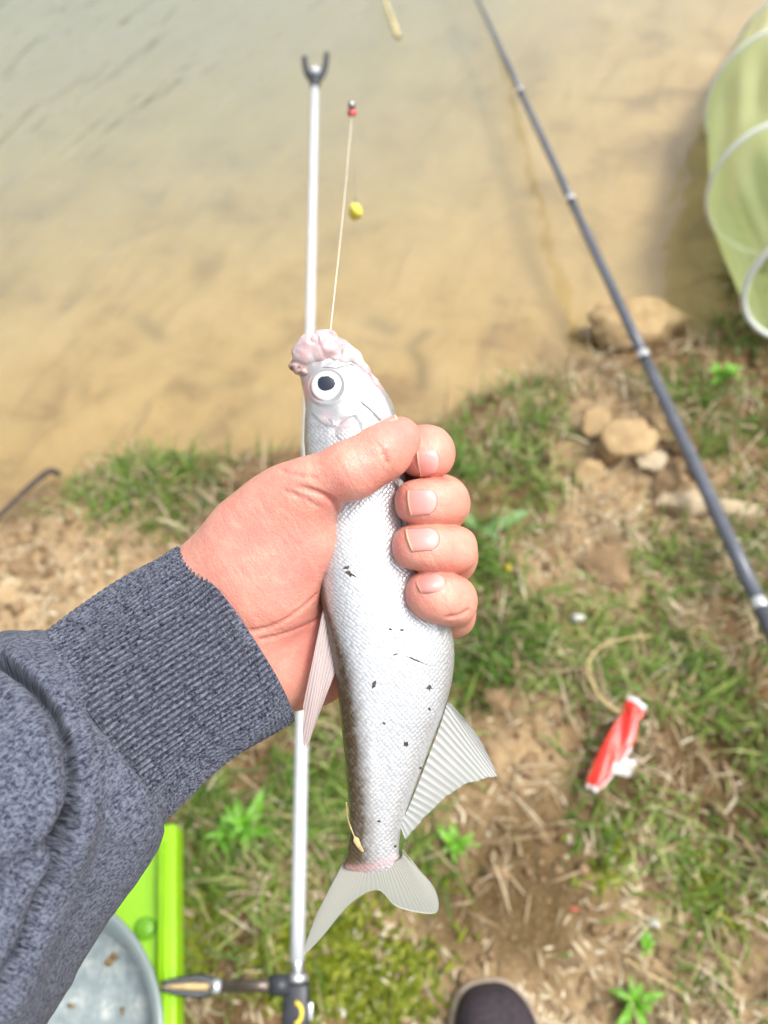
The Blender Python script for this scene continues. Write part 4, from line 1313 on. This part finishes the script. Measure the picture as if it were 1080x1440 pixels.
fin('tail_fin', [(482, 1212), (484, 1217), (494, 1220), (508, 1221), (524, 1218), (540, 1214), (554, 1208), (563, 1204), (565, 1202), (566, 1199), (566, 1196)], [(446, 1283), (427, 1340), (452, 1318), (492, 1271), (530, 1251), (556, 1273), (590, 1283), (613, 1283), (617, 1268), (609, 1246), (588, 1222)], 0.6, 1.5, 44, M_FIN_TAIL, 0.0034, 0.0007, 0.00010, nu=350, jag=0.0)
fin('pelvic_fin', [(608, 858), (614, 860), (620, 864)], [(612, 905), (620, 906), (627, 880)], 7.5, 5.0, 5, M_FIN_ANAL, 0.0008, 0.0004, 0.0003)
fin('pectoral_fin', [(560, 672), (566, 676), (572, 684)], [(566, 740), (572, 742), (578, 736)], 10.5, 8.8, 5, M_FIN_ANAL, 0.0008, 0.0004, 0.0003)
# mud flecks on the flank
for k, (x, y, a, l, w) in enumerate(((487, 798, 0.3, 5, 2.6), (492, 807, -0.5, 9, 3.2), (571, 1046, 1.2, 5, 3.5), (604, 967, 0.3, 5, 4), (526, 963, 1.1, 6, 3), (565, 886, 0, 3, 2), (604, 997, 0, 2.6, 2.4), (540, 1017, 0, 2.6, 2.2), (584, 928, -0.4, 17, 1.1), (556, 1190, 0, 3, 2), (557, 920, 0.3, 5, 1.2), (533, 1155, 0, 2.4, 2), (549, 885, 0, 2.4, 2), (592, 1080, 0.5, 3, 2))):
    V = [loc(x, y, fish_z(x, y) + 0.35)]
    for q in range(10):
        an = 2 * math.pi * q / 10
        ex, ey = l * math.cos(an) * (0.85 + 0.4 * math.sin(q * 2.9 + k * 1.7)), w * math.sin(an) * (0.9 + 0.4 * math.sin(q * 3.7 + k))
        xx = x + ex * math.cos(a) + ey * math.sin(a); yy = y - ex * math.sin(a) + ey * math.cos(a)
        V.append(loc(xx, yy, fish_z(xx, yy) + 0.05))
    mesh_obj('mud_fleck', np.array(V), [(0, 1 + (q + 1) % 10, 1 + q) for q in range(10)], M_MUDFLECK, fish)

# dry husk on the tail root
hk = held_thing('dry_husk', 'pale dry grass husk stuck to the dark tail root of the fish', 'husk')
P = [(487, 1128), (489, 1150), (494, 1166), (500, 1180), (505, 1190), (511, 1198)]
Pc = catmull([tuple(loc(x, y, fish_z(x, y) + 0.7)) for x, y in P], 36)
tube('husk_stem', Pc, [0.00025] * 20 + [0.0006, 0.0011, 0.0012, 0.0012, 0.0011, 0.0011, 0.0010, 0.0010, 0.0009, 0.0009, 0.0008, 0.0008, 0.0007, 0.0006, 0.0004, 0.0002], M_HUSK, hk, 8, flat=0.35)

# ------------------------------------------------------------------ the hand: distance field turned into one skin
person = held_thing('person', 'bare left hand in dark grey sweatshirt sleeve gripping the fish', 'person')
VOX = 0.00062
lo = np.array((-0.100, -0.0950, -0.060)); hi = np.array((0.0450, 0.0460, 0.038))
nx_, ny_, nz_ = [int(k) for k in np.ceil((hi - lo) / VOX)]
ax_ = (lo[0] + VOX * np.arange(nx_)).astype(np.float32); ay_ = (lo[1] + VOX * np.arange(ny_)).astype(np.float32); az_ = (lo[2] + VOX * np.arange(nz_)).astype(np.float32)
def prim(a, b, sub=None):
    """tapered capsule; a, b = (px, py, z mm, radius px); evaluated only near itself"""
    A = loc(*a[:3]); B = loc(*b[:3])
    ra_ = a[3] * (D - a[2] * 0.001) / FPX; rb_ = b[3] * (D - b[2] * 0.001) / FPX
    return A, B, ra_, rb_
BIG = np.float32(0.05)
def smin(a, b, k):
    h = np.maximum(k - np.abs(a - b), 0) / k
    return np.minimum(a, b) - h * h * k * 0.25
def chain_field(prims, k):
    f = np.full((nx_, ny_, nz_), BIG, dtype=np.float32)
    for (A, B, r0, r1) in prims:
        pad = max(r0, r1) + 0.016
        l = np.minimum(A, B) - pad; h = np.maximum(A, B) + pad
        i0 = np.clip(((l - lo) / VOX).astype(int), 0, (nx_, ny_, nz_)); i1 = np.clip(((h - lo) / VOX).astype(int) + 1, 0, (nx_, ny_, nz_))
        sx, sy, sz = (slice(i0[q], i1[q]) for q in range(3))
        X = ax_[sx][:, None, None] - np.float32(A[0]); Y = ay_[sy][None, :, None] - np.float32(A[1]); Z = az_[sz][None, None, :] - np.float32(A[2])
        d = (B - A).astype(np.float32); dd = float(d @ d) + 1e-12
        tt = np.clip((X * d[0] + Y * d[1] + Z * d[2]) / np.float32(dd), 0, 1)
        q = np.sqrt((X - d[0] * tt) ** 2 + (Y - d[1] * tt) ** 2 + (Z - d[2] * tt) ** 2) - (np.float32(r0) + np.float32(r1 - r0) * tt)
        f[sx, sy, sz] = smin(f[sx, sy, sz], q, np.float32(k))
    return f
def chain(pts, k):
    return chain_field([prim(a, b) for a, b in zip(pts[:-1], pts[1:])], k)
palm = chain_field([
    prim((180, 940, 6, 36), (262, 852, -6, 42)), prim((262, 852, -7, 40), (298, 810, -3, 46)), prim((240, 1040, 2, 40), (345, 952, -11, 46)), prim((345, 952, -11, 46), (372, 940, -12, 52)), prim((200, 1005, 8, 60), (312, 892, -6, 68)),
    prim((285, 820, -3, 50), (352, 752, 3, 50)), prim((352, 752, 3, 50), (404, 706, 9, 47)),
    prim((322, 876, -5, 68), (380, 830, 0, 62)), prim((380, 830, 0, 58), (424, 752, 6, 46)), prim((350, 800, 2, 60), (420, 760, 6, 47)),
    prim((362, 946, -11, 54), (438, 934, -21, 50)), prim((350, 900, -8, 60), (420, 880, -19, 56)),
    prim((438, 934, -21, 50), (560, 862, -33, 40)), prim((420, 880, -20, 50), (560, 795, -36, 40)), prim((380, 830, -12, 50), (555, 725, -38, 42)), prim((360, 780, -8, 46), (520, 665, -36, 40))], 0.011)
thumb = chain([(392, 716, 8, 46), (440, 684, 17, 39), (492, 660, 22.5, 37), (536, 634, 22, 33.5), (562, 616, 17.5, 30)], 0.005)
thumb = smin(thumb, chain([(500, 664, 20, 36), (545, 640, 19, 32)], 0.004), np.float32(0.004))
fingers = [chain([(520, 665, -36, 40), (584, 652, -30, 37), (598, 637, -4, 38), (600, 638, 5, 37), (601, 641, 8, 35)], 0.004),
           chain([(555, 720, -38, 40), (620, 708, -18, 38), (616, 706, 7, 40), (604, 706, 11, 39), (593, 706, 12.5, 38)], 0.004),
           chain([(560, 790, -36, 40), (630, 782, -18, 39), (626, 773, 6, 42), (605, 770, 11, 41), (590, 769, 12.5, 39)], 0.004),
           chain([(560, 862, -33, 40), (632, 864, -14, 34), (632, 845, 6, 36), (617, 838, 10, 37), (606, 834, 11.5, 36)], 0.004)]
def slab(f, y0, y1, tilt=0.0, x0=610):
    """press a finger between its neighbours: flat sides at the picture heights y0 (upper) and y1 (lower)"""
    zz = az_[None, None, :]; sc = (np.float32(D) - zz) / np.float32(FPX)
    yy = (np.float32(720) - ay_[None, :, None] / sc) + np.float32(tilt) * (ax_[:, None, None] / sc + np.float32(540 - x0))
    wid = np.maximum(-zz - np.float32(0.004), 0) * np.float32(1800)
    g = np.maximum(np.float32(y0) - wid - yy, yy - np.float32(y1) - wid) * sc
    return -smin(-f, -g.astype(np.float32), np.float32(0.0050))
fingers[0] = slab(fingers[0], 588, 676)
fingers[1] = slab(fingers[1], 671, 740)
fingers[2] = slab(fingers[2], 735, 806, -0.04)
fingers[3] = slab(fingers[3], 799, 884, -0.06)
fall = fingers[0]
for f in fingers[1:]: fall = smin(fall, f, np.float32(0.0009))
hand = smin(smin(palm, fall, np.float32(0.006)), smin(palm, thumb, np.float32(0.010)), np.float32(0.0007))
hand = np.minimum(hand, smin(thumb, fall, np.float32(0.0007)))
del palm, thumb, fingers, fall
# creases pressed into the skin, carved along short paths that follow the front surface
def front_z(px, py_):
    """front-most skin along the view line through a pixel"""
    for z in np.arange(36, -40, -0.4):
        p = loc(px, py_, z)
        i = np.round((p - lo) / VOX).astype(int)
        if (i < 0).any() or i[0] >= nx_ or i[1] >= ny_ or i[2] >= nz_: continue
        if hand[i[0], i[1], i[2]] < 0: return z
    return None
CREASE = [([(418, 684), (440, 690), (460, 699), (470, 708), (475, 718)], 3.0, 0.9), ([(447, 836), (428, 853), (405, 870), (380, 882), (352, 888)], 2.4, 0.8), ([(452, 868), (430, 880), (395, 893), (365, 900)], 2.0, 0.6),
          ([(532, 626), (540, 640), (545, 652)], 1.4, 0.2),
          ([(395, 660), (415, 668), (445, 672)], 1.4, 0.3), ([(628, 868), (645, 866), (660, 858)], 2.0, 0.7), ([(400, 690), (425, 700), (450, 715)], 1.5, 0.3)]
crease_pts = []
for path, w, dep in CREASE:
    P = catmull(path, 28)
    pr = []
    for k, (x, y) in enumerate(P):
        z = front_z(x, y)
        if z is None: continue
        e = math.sin(math.pi * (k + 0.5) / len(P)) ** 0.5
        pr.append((x, y, z + w * 0.2757 * (1.0 - dep * e), w))
    for a, b in zip(pr[:-1], pr[1:]):
        if abs(a[2] - b[2]) > 3: continue
        A, B, r0, r1 = prim(a, b)
        pad = r0 + 0.003
        l = np.minimum(A, B) - pad; h = np.maximum(A, B) + pad
        i0 = np.clip(((l - lo) / VOX).astype(int), 0, (nx_, ny_, nz_)); i1 = np.clip(((h - lo) / VOX).astype(int) + 1, 0, (nx_, ny_, nz_))
        sx, sy, sz = (slice(i0[q], i1[q]) for q in range(3))
        X = ax_[sx][:, None, None] - A[0]; Y = ay_[sy][None, :, None] - A[1]; Z = az_[sz][None, None, :] - A[2]
        d = B - A; tt = np.clip((X * d[0] + Y * d[1] + Z * d[2]) / (d @ d + 1e-12), 0, 1)
        q = np.sqrt((X - d[0] * tt) ** 2 + (Y - d[1] * tt) ** 2 + (Z - d[2] * tt) ** 2) - r0
        hand[sx, sy, sz] = -smin(-hand[sx, sy, sz], q.astype(np.float32), np.float32(0.0008))
        crease_pts.append((0.5 * (a[0] + b[0]), 0.5 * (a[1] + b[1]), dep))
def surface_nets(f):
    ins = f < 0
    c = [ins[a:ins.shape[0] - 1 + a, b:ins.shape[1] - 1 + b, g:ins.shape[2] - 1 + g] for a in (0, 1) for b in (0, 1) for g in (0, 1)]
    allin = c[0].copy(); anyin = c[0].copy()
    for q in c[1:]: allin &= q; anyin |= q
    act = anyin & ~allin
    idx = np.argwhere(act)
    cmap = np.full(act.shape, -1, dtype=np.int64)
    cmap[act] = np.arange(len(idx))
    corners = np.array([(a, b, g) for a in (0, 1) for b in (0, 1) for g in (0, 1)])
    vals = np.stack([f[idx[:, 0] + a, idx[:, 1] + b, idx[:, 2] + g] for a, b, g in corners], 1).astype(float)
    acc = np.zeros((len(idx), 3)); cnt = np.zeros(len(idx))
    for p in range(8):
        for q in range(p + 1, 8):
            if np.abs(corners[p] - corners[q]).sum() != 1: continue
            m = (vals[:, p] < 0) != (vals[:, q] < 0)
            tt = vals[m, p] / (vals[m, p] - vals[m, q])
            acc[m] += corners[p] + tt[:, None] * (corners[q] - corners[p]); cnt[m] += 1
    verts = lo + VOX * (idx + acc / cnt[:, None])
    faces = []
    for axis in range(3):
        s0 = [slice(None)] * 3; s1 = [slice(None)] * 3
        s0[axis] = slice(0, -1); s1[axis] = slice(1, None)
        a = ins[tuple(s0)]; b = ins[tuple(s1)]
        e = np.argwhere(a != b)
        o1, o2 = [(1, 2), (2, 0), (0, 1)][axis]
        ok = (e[:, o1] > 0) & (e[:, o2] > 0) & (e[:, o1] < cmap.shape[o1]) & (e[:, o2] < cmap.shape[o2]) & (e[:, axis] < cmap.shape[axis])
        e = e[ok]
        flip = a[tuple(e.T)]
        def g(d1, d2):
            q = e.copy(); q[:, o1] -= d1; q[:, o2] -= d2
            return cmap[tuple(q.T)]
        quad = np.stack((g(1, 1), g(0, 1), g(0, 0), g(1, 0)), 1)
        quad[~flip] = quad[~flip][:, ::-1]
        faces.append(quad)
    return verts, np.concatenate(faces)
hv, hf = surface_nets(hand)
# keep the one connected skin
lab = np.arange(len(hv))
while True:
    m = lab[hf].min(1)
    new = lab.copy()
    for k in range(4): np.minimum.at(new, hf[:, k], m)
    new = new[new]
    if (new == lab).all(): break
    lab = new
keep = lab == np.bincount(lab).argmax()
remap = np.cumsum(keep) - 1
hf = remap[hf[keep[hf[:, 0]]]]; hv = hv[keep]
# light Laplacian smoothing
for _ in range(3):
    acc = np.zeros_like(hv); cnt = np.zeros(len(hv))
    for k in range(4):
        a, b = hf[:, k], hf[:, (k + 1) % 4]
        for q in range(3):
            acc[:, q] += np.bincount(a, hv[b, q], len(hv)) + np.bincount(b, hv[a, q], len(hv))
        cnt += np.bincount(a, minlength=len(hv)) + np.bincount(b, minlength=len(hv))
    hv = hv * 0.5 + 0.5 * acc / cnt[:, None]
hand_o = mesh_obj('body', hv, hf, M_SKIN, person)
HP = to_px(hv)
def hb(x, y, r, w): return w * np.exp(-((HP[:, 0] - x) ** 2 + (HP[:, 1] - y) ** 2) / (r * r))
attr(hand_o, 'flush', np.clip(np.maximum.reduce([hb(568, 612, 34, 0.9), hb(520, 655, 34, 0.5), hb(560, 705, 24, 0.9), hb(556, 765, 24, 0.9), hb(575, 830, 24, 0.8), hb(600, 655, 26, 0.7), hb(420, 800, 60, 0.75), hb(350, 760, 60, 0.45), hb(440, 900, 60, 0.8), hb(400, 870, 40, 0.5), hb(470, 700, 30, 0.6), hb(300, 830, 40, 0.3), hb(640, 800, 30, 0.4)]), 0, 1))
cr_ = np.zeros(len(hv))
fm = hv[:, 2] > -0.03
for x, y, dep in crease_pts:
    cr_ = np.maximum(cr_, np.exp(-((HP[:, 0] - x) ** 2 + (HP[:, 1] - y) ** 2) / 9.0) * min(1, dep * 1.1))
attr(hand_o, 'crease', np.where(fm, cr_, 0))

# nails, laid on the skin
def nail(corners, label=None):
    """corners: free-edge top, free-edge bottom, root bottom, root top (px)"""
    c = [np.array(q, float) for q in corners]
    nu, nv = 22, 18
    V = []; U = []
    for i in range(nu):
        u = i / (nu - 1)
        for j in range(nv):
            v = j / (nv - 1)
            # rounded root and slightly bowed free edge
            uu = u + (0.10 * (1 - (2 * v - 1) ** 2) * (u - 0.5) * 2 if u > 0.5 else 0.0) - 0.22 * abs(2 * v - 1) ** 3 * max(0, u - 0.5) * 2 - 0.05 * (1 - (2 * v - 1) ** 2) * (1 - u)
            p = (c[0] * (1 - uu) + c[3] * uu) * (1 - v) + (c[1] * (1 - uu) + c[2] * uu) * v
            V.append(p); U.append(u)
    V = np.array(V)
    Z = np.array([front_z(*p) if front_z(*p) is not None else np.nan for p in V])
    # smooth fit so that the plate is one clean curve
    x0, y0 = V.mean(0); xx, yy = (V[:, 0] - x0) / 20, (V[:, 1] - y0) / 20
    A = np.stack((np.ones_like(xx), xx, yy, xx * xx, xx * yy, yy * yy), 1)
    ok = ~np.isnan(Z)
    co, *_ = np.linalg.lstsq(A[ok], Z[ok], rcond=None)
    Zf = A @ co
    vv = np.abs(np.tile(np.linspace(-1, 1, nv), nu)); U = np.array(U)
    Zf = Zf + 0.42 - 0.55 * np.clip(vv - 0.75, 0, 1) * 3 - 0.5 * np.clip(U - 0.9, 0, 1) * 8 + 0.15 * np.clip(0.1 - U, 0, 1) * 10
    P = np.array([loc(a, b, z) for (a, b), z in zip(V, Zf)])
    o = mesh_obj('fingernail', P, grid_faces(nu, nv), M_NAIL, person)
    attr(o, 'u', U)
    md = o.modifiers.new('thickness', 'SOLIDIFY'); md.thickness = 0.0007; md.offset = 0
    return o
nail([(586, 634), (592, 671), (616, 664), (613, 630)])
nail([(573, 690), (578, 726), (611, 722), (612, 688)])
nail([(570, 744), (580, 776), (615, 773), (613, 742)])
nail([(582, 807), (593, 834), (624, 834), (622, 806)])

# thumb nail: on the far upper side of the thumb, seen almost edge-on
V = []; U = []
for i in range(16):
    u = i / 15
    for j in range(11):
        ph = math.radians(-42 + 84 * j / 10 - 6)
        cx_, cy_, cz_ = 571 - 30 * u, 611 + 16.5 * u, 17.5 + 4.0 * u
        r_px = 30.6 + 2.6 * u + 0.9 - 1.4 * abs(j / 5 - 1) ** 4
        V.append(loc(cx_ + r_px * math.cos(ph) * -0.47, cy_ + r_px * math.cos(ph) * -0.88, cz_ + r_px * 0.2757 * 0.94 * math.sin(ph)))
        U.append(u)
tn = mesh_obj('fingernail', np.array(V), grid_faces(16, 11), M_NAIL, person)
attr(tn, 'u', U)
md = tn.modifiers.new('thickness', 'SOLIDIFY'); md.thickness = 0.0006; md.offset = 0

# ------------------------------------------------------------------ the fish's crumpled mouth, one ragged skin
VOX = 0.00042
lo = loc(396, 590, -9); hi = loc(566, 455, 13)
nx_, ny_, nz_ = [int(k) for k in np.ceil((hi - lo) / VOX)]
ax_ = (lo[0] + VOX * np.arange(nx_)).astype(np.float32); ay_ = (lo[1] + VOX * np.arange(ny_)).astype(np.float32); az_ = (lo[2] + VOX * np.arange(nz_)).astype(np.float32)
def ch(pts): return [prim(a, b) for a, b in zip(pts[:-1], pts[1:])]
mf = chain_field(ch([(412, 513, 2, 6), (420, 497, 4, 10), (433, 484, 5, 13), (448, 477, 5, 11), (463, 473, 4.5, 8)]) + ch([(463, 474, 4.5, 8), (480, 489, 4.5, 10), (497, 503, 3.8, 9), (513, 521, 3, 7), (527, 541, 2.2, 6), (541, 566, 1.0, 5)])
    + ch([(432, 502, 4, 15), (456, 494, 4.5, 16), (480, 506, 4.0, 13)]) + ch([(411, 514, 2.5, 6), (418, 522, 3.6, 6), (428, 523, 5.5, 6)]) + ch([(452, 470, 3, 7), (468, 472, 3.5, 6)]), 0.0022)
gxm, gym, gzm = np.meshgrid(ax_, ay_, az_, indexing='ij')
def fb3(s_, sd): return fbm(gxm * s_ + gzm * s_ * 0.7 + 40, gym * s_ - gzm * s_ * 0.6 + 40, 2, sd) - 0.5
mf = mf + (0.0013 * fb3(150, 3) + 0.0003 * fb3(700, 8)).astype(np.float32)
fold = np.abs(fb3(150, 21)); mf = mf + (0.0007 * np.exp(-(fold / 0.05) ** 2)).astype(np.float32)
mv_, mq = surface_nets(mf)
lab = np.arange(len(mv_))
while True:
    m = lab[mq].min(1); new = lab.copy()
    for k in range(4): np.minimum.at(new, mq[:, k], m)
    new = new[new]
    if (new == lab).all(): break
    lab = new
keep = lab == np.bincount(lab).argmax()
remap = np.cumsum(keep) - 1
mq = remap[mq[keep[mq[:, 0]]]]; mv_ = mv_[keep]
mo_ = mesh_obj('mouth', mv_, mq, M_LIP, fish)
q = to_px(mv_)
bl = np.maximum(np.exp(-(np.hypot(q[:, 0] - 409, q[:, 1] - 514) / 7) ** 2), np.exp(-(np.hypot(q[:, 0] - 424, q[:, 1] - 519) / 7) ** 2) * 0.9)
attr(mo_, 'blotch', np.clip(bl * (2.4 * vnoise(q[:, 0] / 4, q[:, 1] / 4, 4) - 0.2), 0, 1))

# ------------------------------------------------------------------ sleeve and ribbed cuff
def tube_frame(stations, nu):
    """stations: px, py, z mm, half width px, half depth mm, angle (deg) of the across direction in the picture"""
    S = catmull(stations, nu)
    return S
def sleeve_mesh(stations, nu, nv, rad_fn):
    S = catmull(stations, nu)
    C_ = np.array([loc(s[0], s[1], s[2]) for s in S])
    T = np.gradient(C_, axis=0); T /= np.linalg.norm(T, axis=1)[:, None]
    V = np.zeros((nu, nv, 3)); FB = np.zeros((nu, nv, 3)); EXTRA = np.zeros((nu, nv))
    ln = np.r_[0, np.cumsum(np.linalg.norm(np.diff(C_, axis=0), axis=1))]
    for i in range(nu):
        zc = S[i, 2] * 0.001
        hw = S[i, 3] * (D - zc) / FPX; hd_ = S[i, 4] * 0.001
        x = np.cross(T[i], (0, 0, 1)); x /= np.linalg.norm(x)
        y = np.cross(x, T[i])
        a = 2 * np.pi * np.arange(nv) / nv
        r, ex = rad_fn(i / (nu - 1), a)
        V[i] = C_[i] + (np.cos(a) * (hw + r))[:, None] * x + (np.sin(a) * (hd_ + r))[:, None] * y
        FB[i, :, 0] = ln[i]; FB[i, :, 1] = a * 0.036; EXTRA[i] = ex
    return V.reshape(-1, 3), FB.reshape(-1, 3), EXTRA.ravel()
# cuff: ribs are real ridges
NRIB = 116
def cuff_rad(u, a):
    k = 0.5 + 0.5 * np.cos(a * NRIB + 0.35 * math.sin(u * 5))
    prof = k ** 0.55
    amp = 0.08 + 0.92 * min(1.0, u / 0.07)
    stitch = 0.00016 * np.sin(u * 190 + 1.3 * np.sin(a * 9)) * k
    end = -0.0014 * max(0, (0.03 - u) / 0.03) ** 2 + 0.0008 * math.sin(u * 7)
    wav = 0.0009 * np.sin(3 * a + 4 * u) + 0.0007 * np.sin(7 * a - 9 * u)
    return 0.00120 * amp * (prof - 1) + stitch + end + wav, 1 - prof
cuff_st = [(331, 891, -7, 143, 31, 0), (300, 912, -3, 145, 31, 0), (240, 951, 6, 150, 31, 0), (180, 992, 15, 156, 30, 0), (130, 1028, 22, 158, 31, 0)]
slv_root = None
sleeve_st = [(152, 1008, 18, 146, 28, 0), (136, 1020, 20, 158, 33, 0), (112, 1038, 23, 176, 38, 0), (70, 1076, 31, 202, 43, 0), (6, 1144, 42, 212, 46, 0), (-74, 1238, 56, 216, 49, 0), (-150, 1335, 70, 232, 53, 0), (-240, 1450, 88, 240, 58, 0)]
def sl_rad(u, a):
    b = 0.0016 * np.sin(2 * a + 9 * u) + 0.0010 * np.sin(5 * a - 14 * u + 1)
    return b, 0 * a
SV, SF, _ = sleeve_mesh(sleeve_st, 300, 340, sl_rad)
q = to_px(SV)
fs = 1.0 * (SV[:, 2] > np.repeat(np.array([s[2] for s in catmull(sleeve_st, 300)]) * 0.001, 340) - 0.004)
push = np.zeros(len(SV))
F1 = [(-60, 915), (0, 930), (40, 958), (72, 1000), (94, 1048), (101, 1100), (92, 1145), (74, 1190)]
F2 = [(92, 1145), (84, 1185), (64, 1240), (38, 1300), (8, 1370), (-20, 1420)]
F3 = [(92, 1150), (60, 1185), (25, 1215), (-20, 1250)]
for path, w, dep in ((F1, 6.5, -9.5), (F2, 7, -9.5), (F3, 9, -3.5)):
    d = seg_dist(q, path)
    push += dep * np.exp(-(d / w) ** 2) * fs + -dep * 0.26 * np.exp(-((d - 28) / 20) ** 2) * fs
def bump2(x, y, r, w): return w * np.exp(-((q[:, 0] - x) ** 2 + (q[:, 1] - y) ** 2) / (r * r)) * fs
push += bump2(40, 1060, 48, 4.5) + bump2(20, 1150, 40, 2.0) + bump2(0, 1300, 40, 2.5) + bump2(110, 960, 30, 1.2)
push += (fbm(q[:, 0] / 60, q[:, 1] / 60, 3, 5) - 0.5) * 2.6
cS = np.repeat(np.array([loc(s[0], s[1], s[2]) for s in catmull(sleeve_st, 300)]), 340, axis=0)
dn = SV - cS; dn /= np.linalg.norm(dn, axis=1)[:, None]
SV = SV + dn * (push * 0.001)[:, None]
slv = mesh_obj('sleeve', SV, grid_faces(300, 340, True), M_SLEEVE, person)
attr_vec(slv, 'fab', SF)
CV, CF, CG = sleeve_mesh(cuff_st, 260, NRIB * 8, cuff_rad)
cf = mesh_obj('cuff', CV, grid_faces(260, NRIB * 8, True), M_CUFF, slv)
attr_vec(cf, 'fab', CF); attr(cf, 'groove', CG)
# the rolled-in lip of the cuff
lip_st = [(331, 891, -7, 139, 30, 0), (300, 912, -3, 131, 27, 0), (270, 931.5, 1.5, 130, 25, 0)]
LV, LF, LG = sleeve_mesh(lip_st, 20, NRIB * 4, lambda u, a: (0 * a, 0 * a))
lp = mesh_obj('cuff_lining', LV, grid_faces(20, NRIB * 4, True), M_CUFF, slv)
attr_vec(lp, 'fab', LF); attr(lp, 'groove', LG)

# ------------------------------------------------------------------ line, bead, bait
mouth = at_depth(464, 470, D - 0.003)
bead_p = at_depth(495, 158, 0.52)
ln = thing('fishing_line', 'thin clear fishing line rising from the fish mouth to a red bead', 'fishing line', tuple(mouth))
mv = bead_p - mouth
sagp = [mouth * 0 + mv * s + Vector((0, 0, -0.004 * math.sin(math.pi * s))) for s in np.linspace(0, 1, 12)]
tube('line', sagp, [0.00028] * 12, M_LINE, ln, 8)
def ball(name, r, mat, parent, loc_, sc=(1, 1, 1)):
    bm = bmesh.new(); bmesh.ops.create_uvsphere(bm, u_segments=20, v_segments=12, radius=r)
    for v in bm.verts:
        v.co = Vector((v.co.x * sc[0], v.co.y * sc[1], v.co.z * sc[2])) * (1 + 0.07 * math.sin(v.co.x / r * 3 + v.co.z / r * 4))
    me = bpy.data.meshes.new(name); bm.to_mesh(me); bm.free(); me.materials.append(mat)
    me.polygons.foreach_set('use_smooth', np.ones(len(me.polygons), dtype=bool))
    o = link(bpy.data.objects.new(name, me), parent); o.location = loc_
    return o
ball('bead', 0.0032, M_BEAD, ln, mv)
ball('sinker', 0.0028, M_LEAD, ln, mv + Vector((0, 0.001, 0.0048)))
bait_p = at_depth(499, 297, 0.575)
bait_p = Vector((bead_p.x + 0.0005, bead_p.y, bait_p.z))
# straight below the bead, at the height the photo shows
best = min((abs((720 - ((lambda P: ((P.y) * SP + (P.z - H) * CP) / depth_of(P) * FPX)(Vector((bead_p.x, bead_p.y, bead_p.z - h))))) - 297), h) for h in np.linspace(0.02, 0.2, 400))
bait_p = Vector((bead_p.x, bead_p.y, bead_p.z - best[1]))
bt = thing('bait', 'soft yellow bait ball hanging on a second hook over the water', 'bait', tuple(bait_p))
ball('bait_ball', 0.0056, M_BAIT, bt, (0, 0, 0), (0.95, 0.95, 1.25))
tube('hook_shank', [Vector((0, 0, 0.003)), Vector((0.0004, 0, 0.012))], [0.0005, 0.0004], M_LEAD, bt, 8)
tube('snood', [Vector((0.0004, 0, 0.011)), bead_p - bait_p], [0.00012, 0.00012], M_LINE, bt, 6)
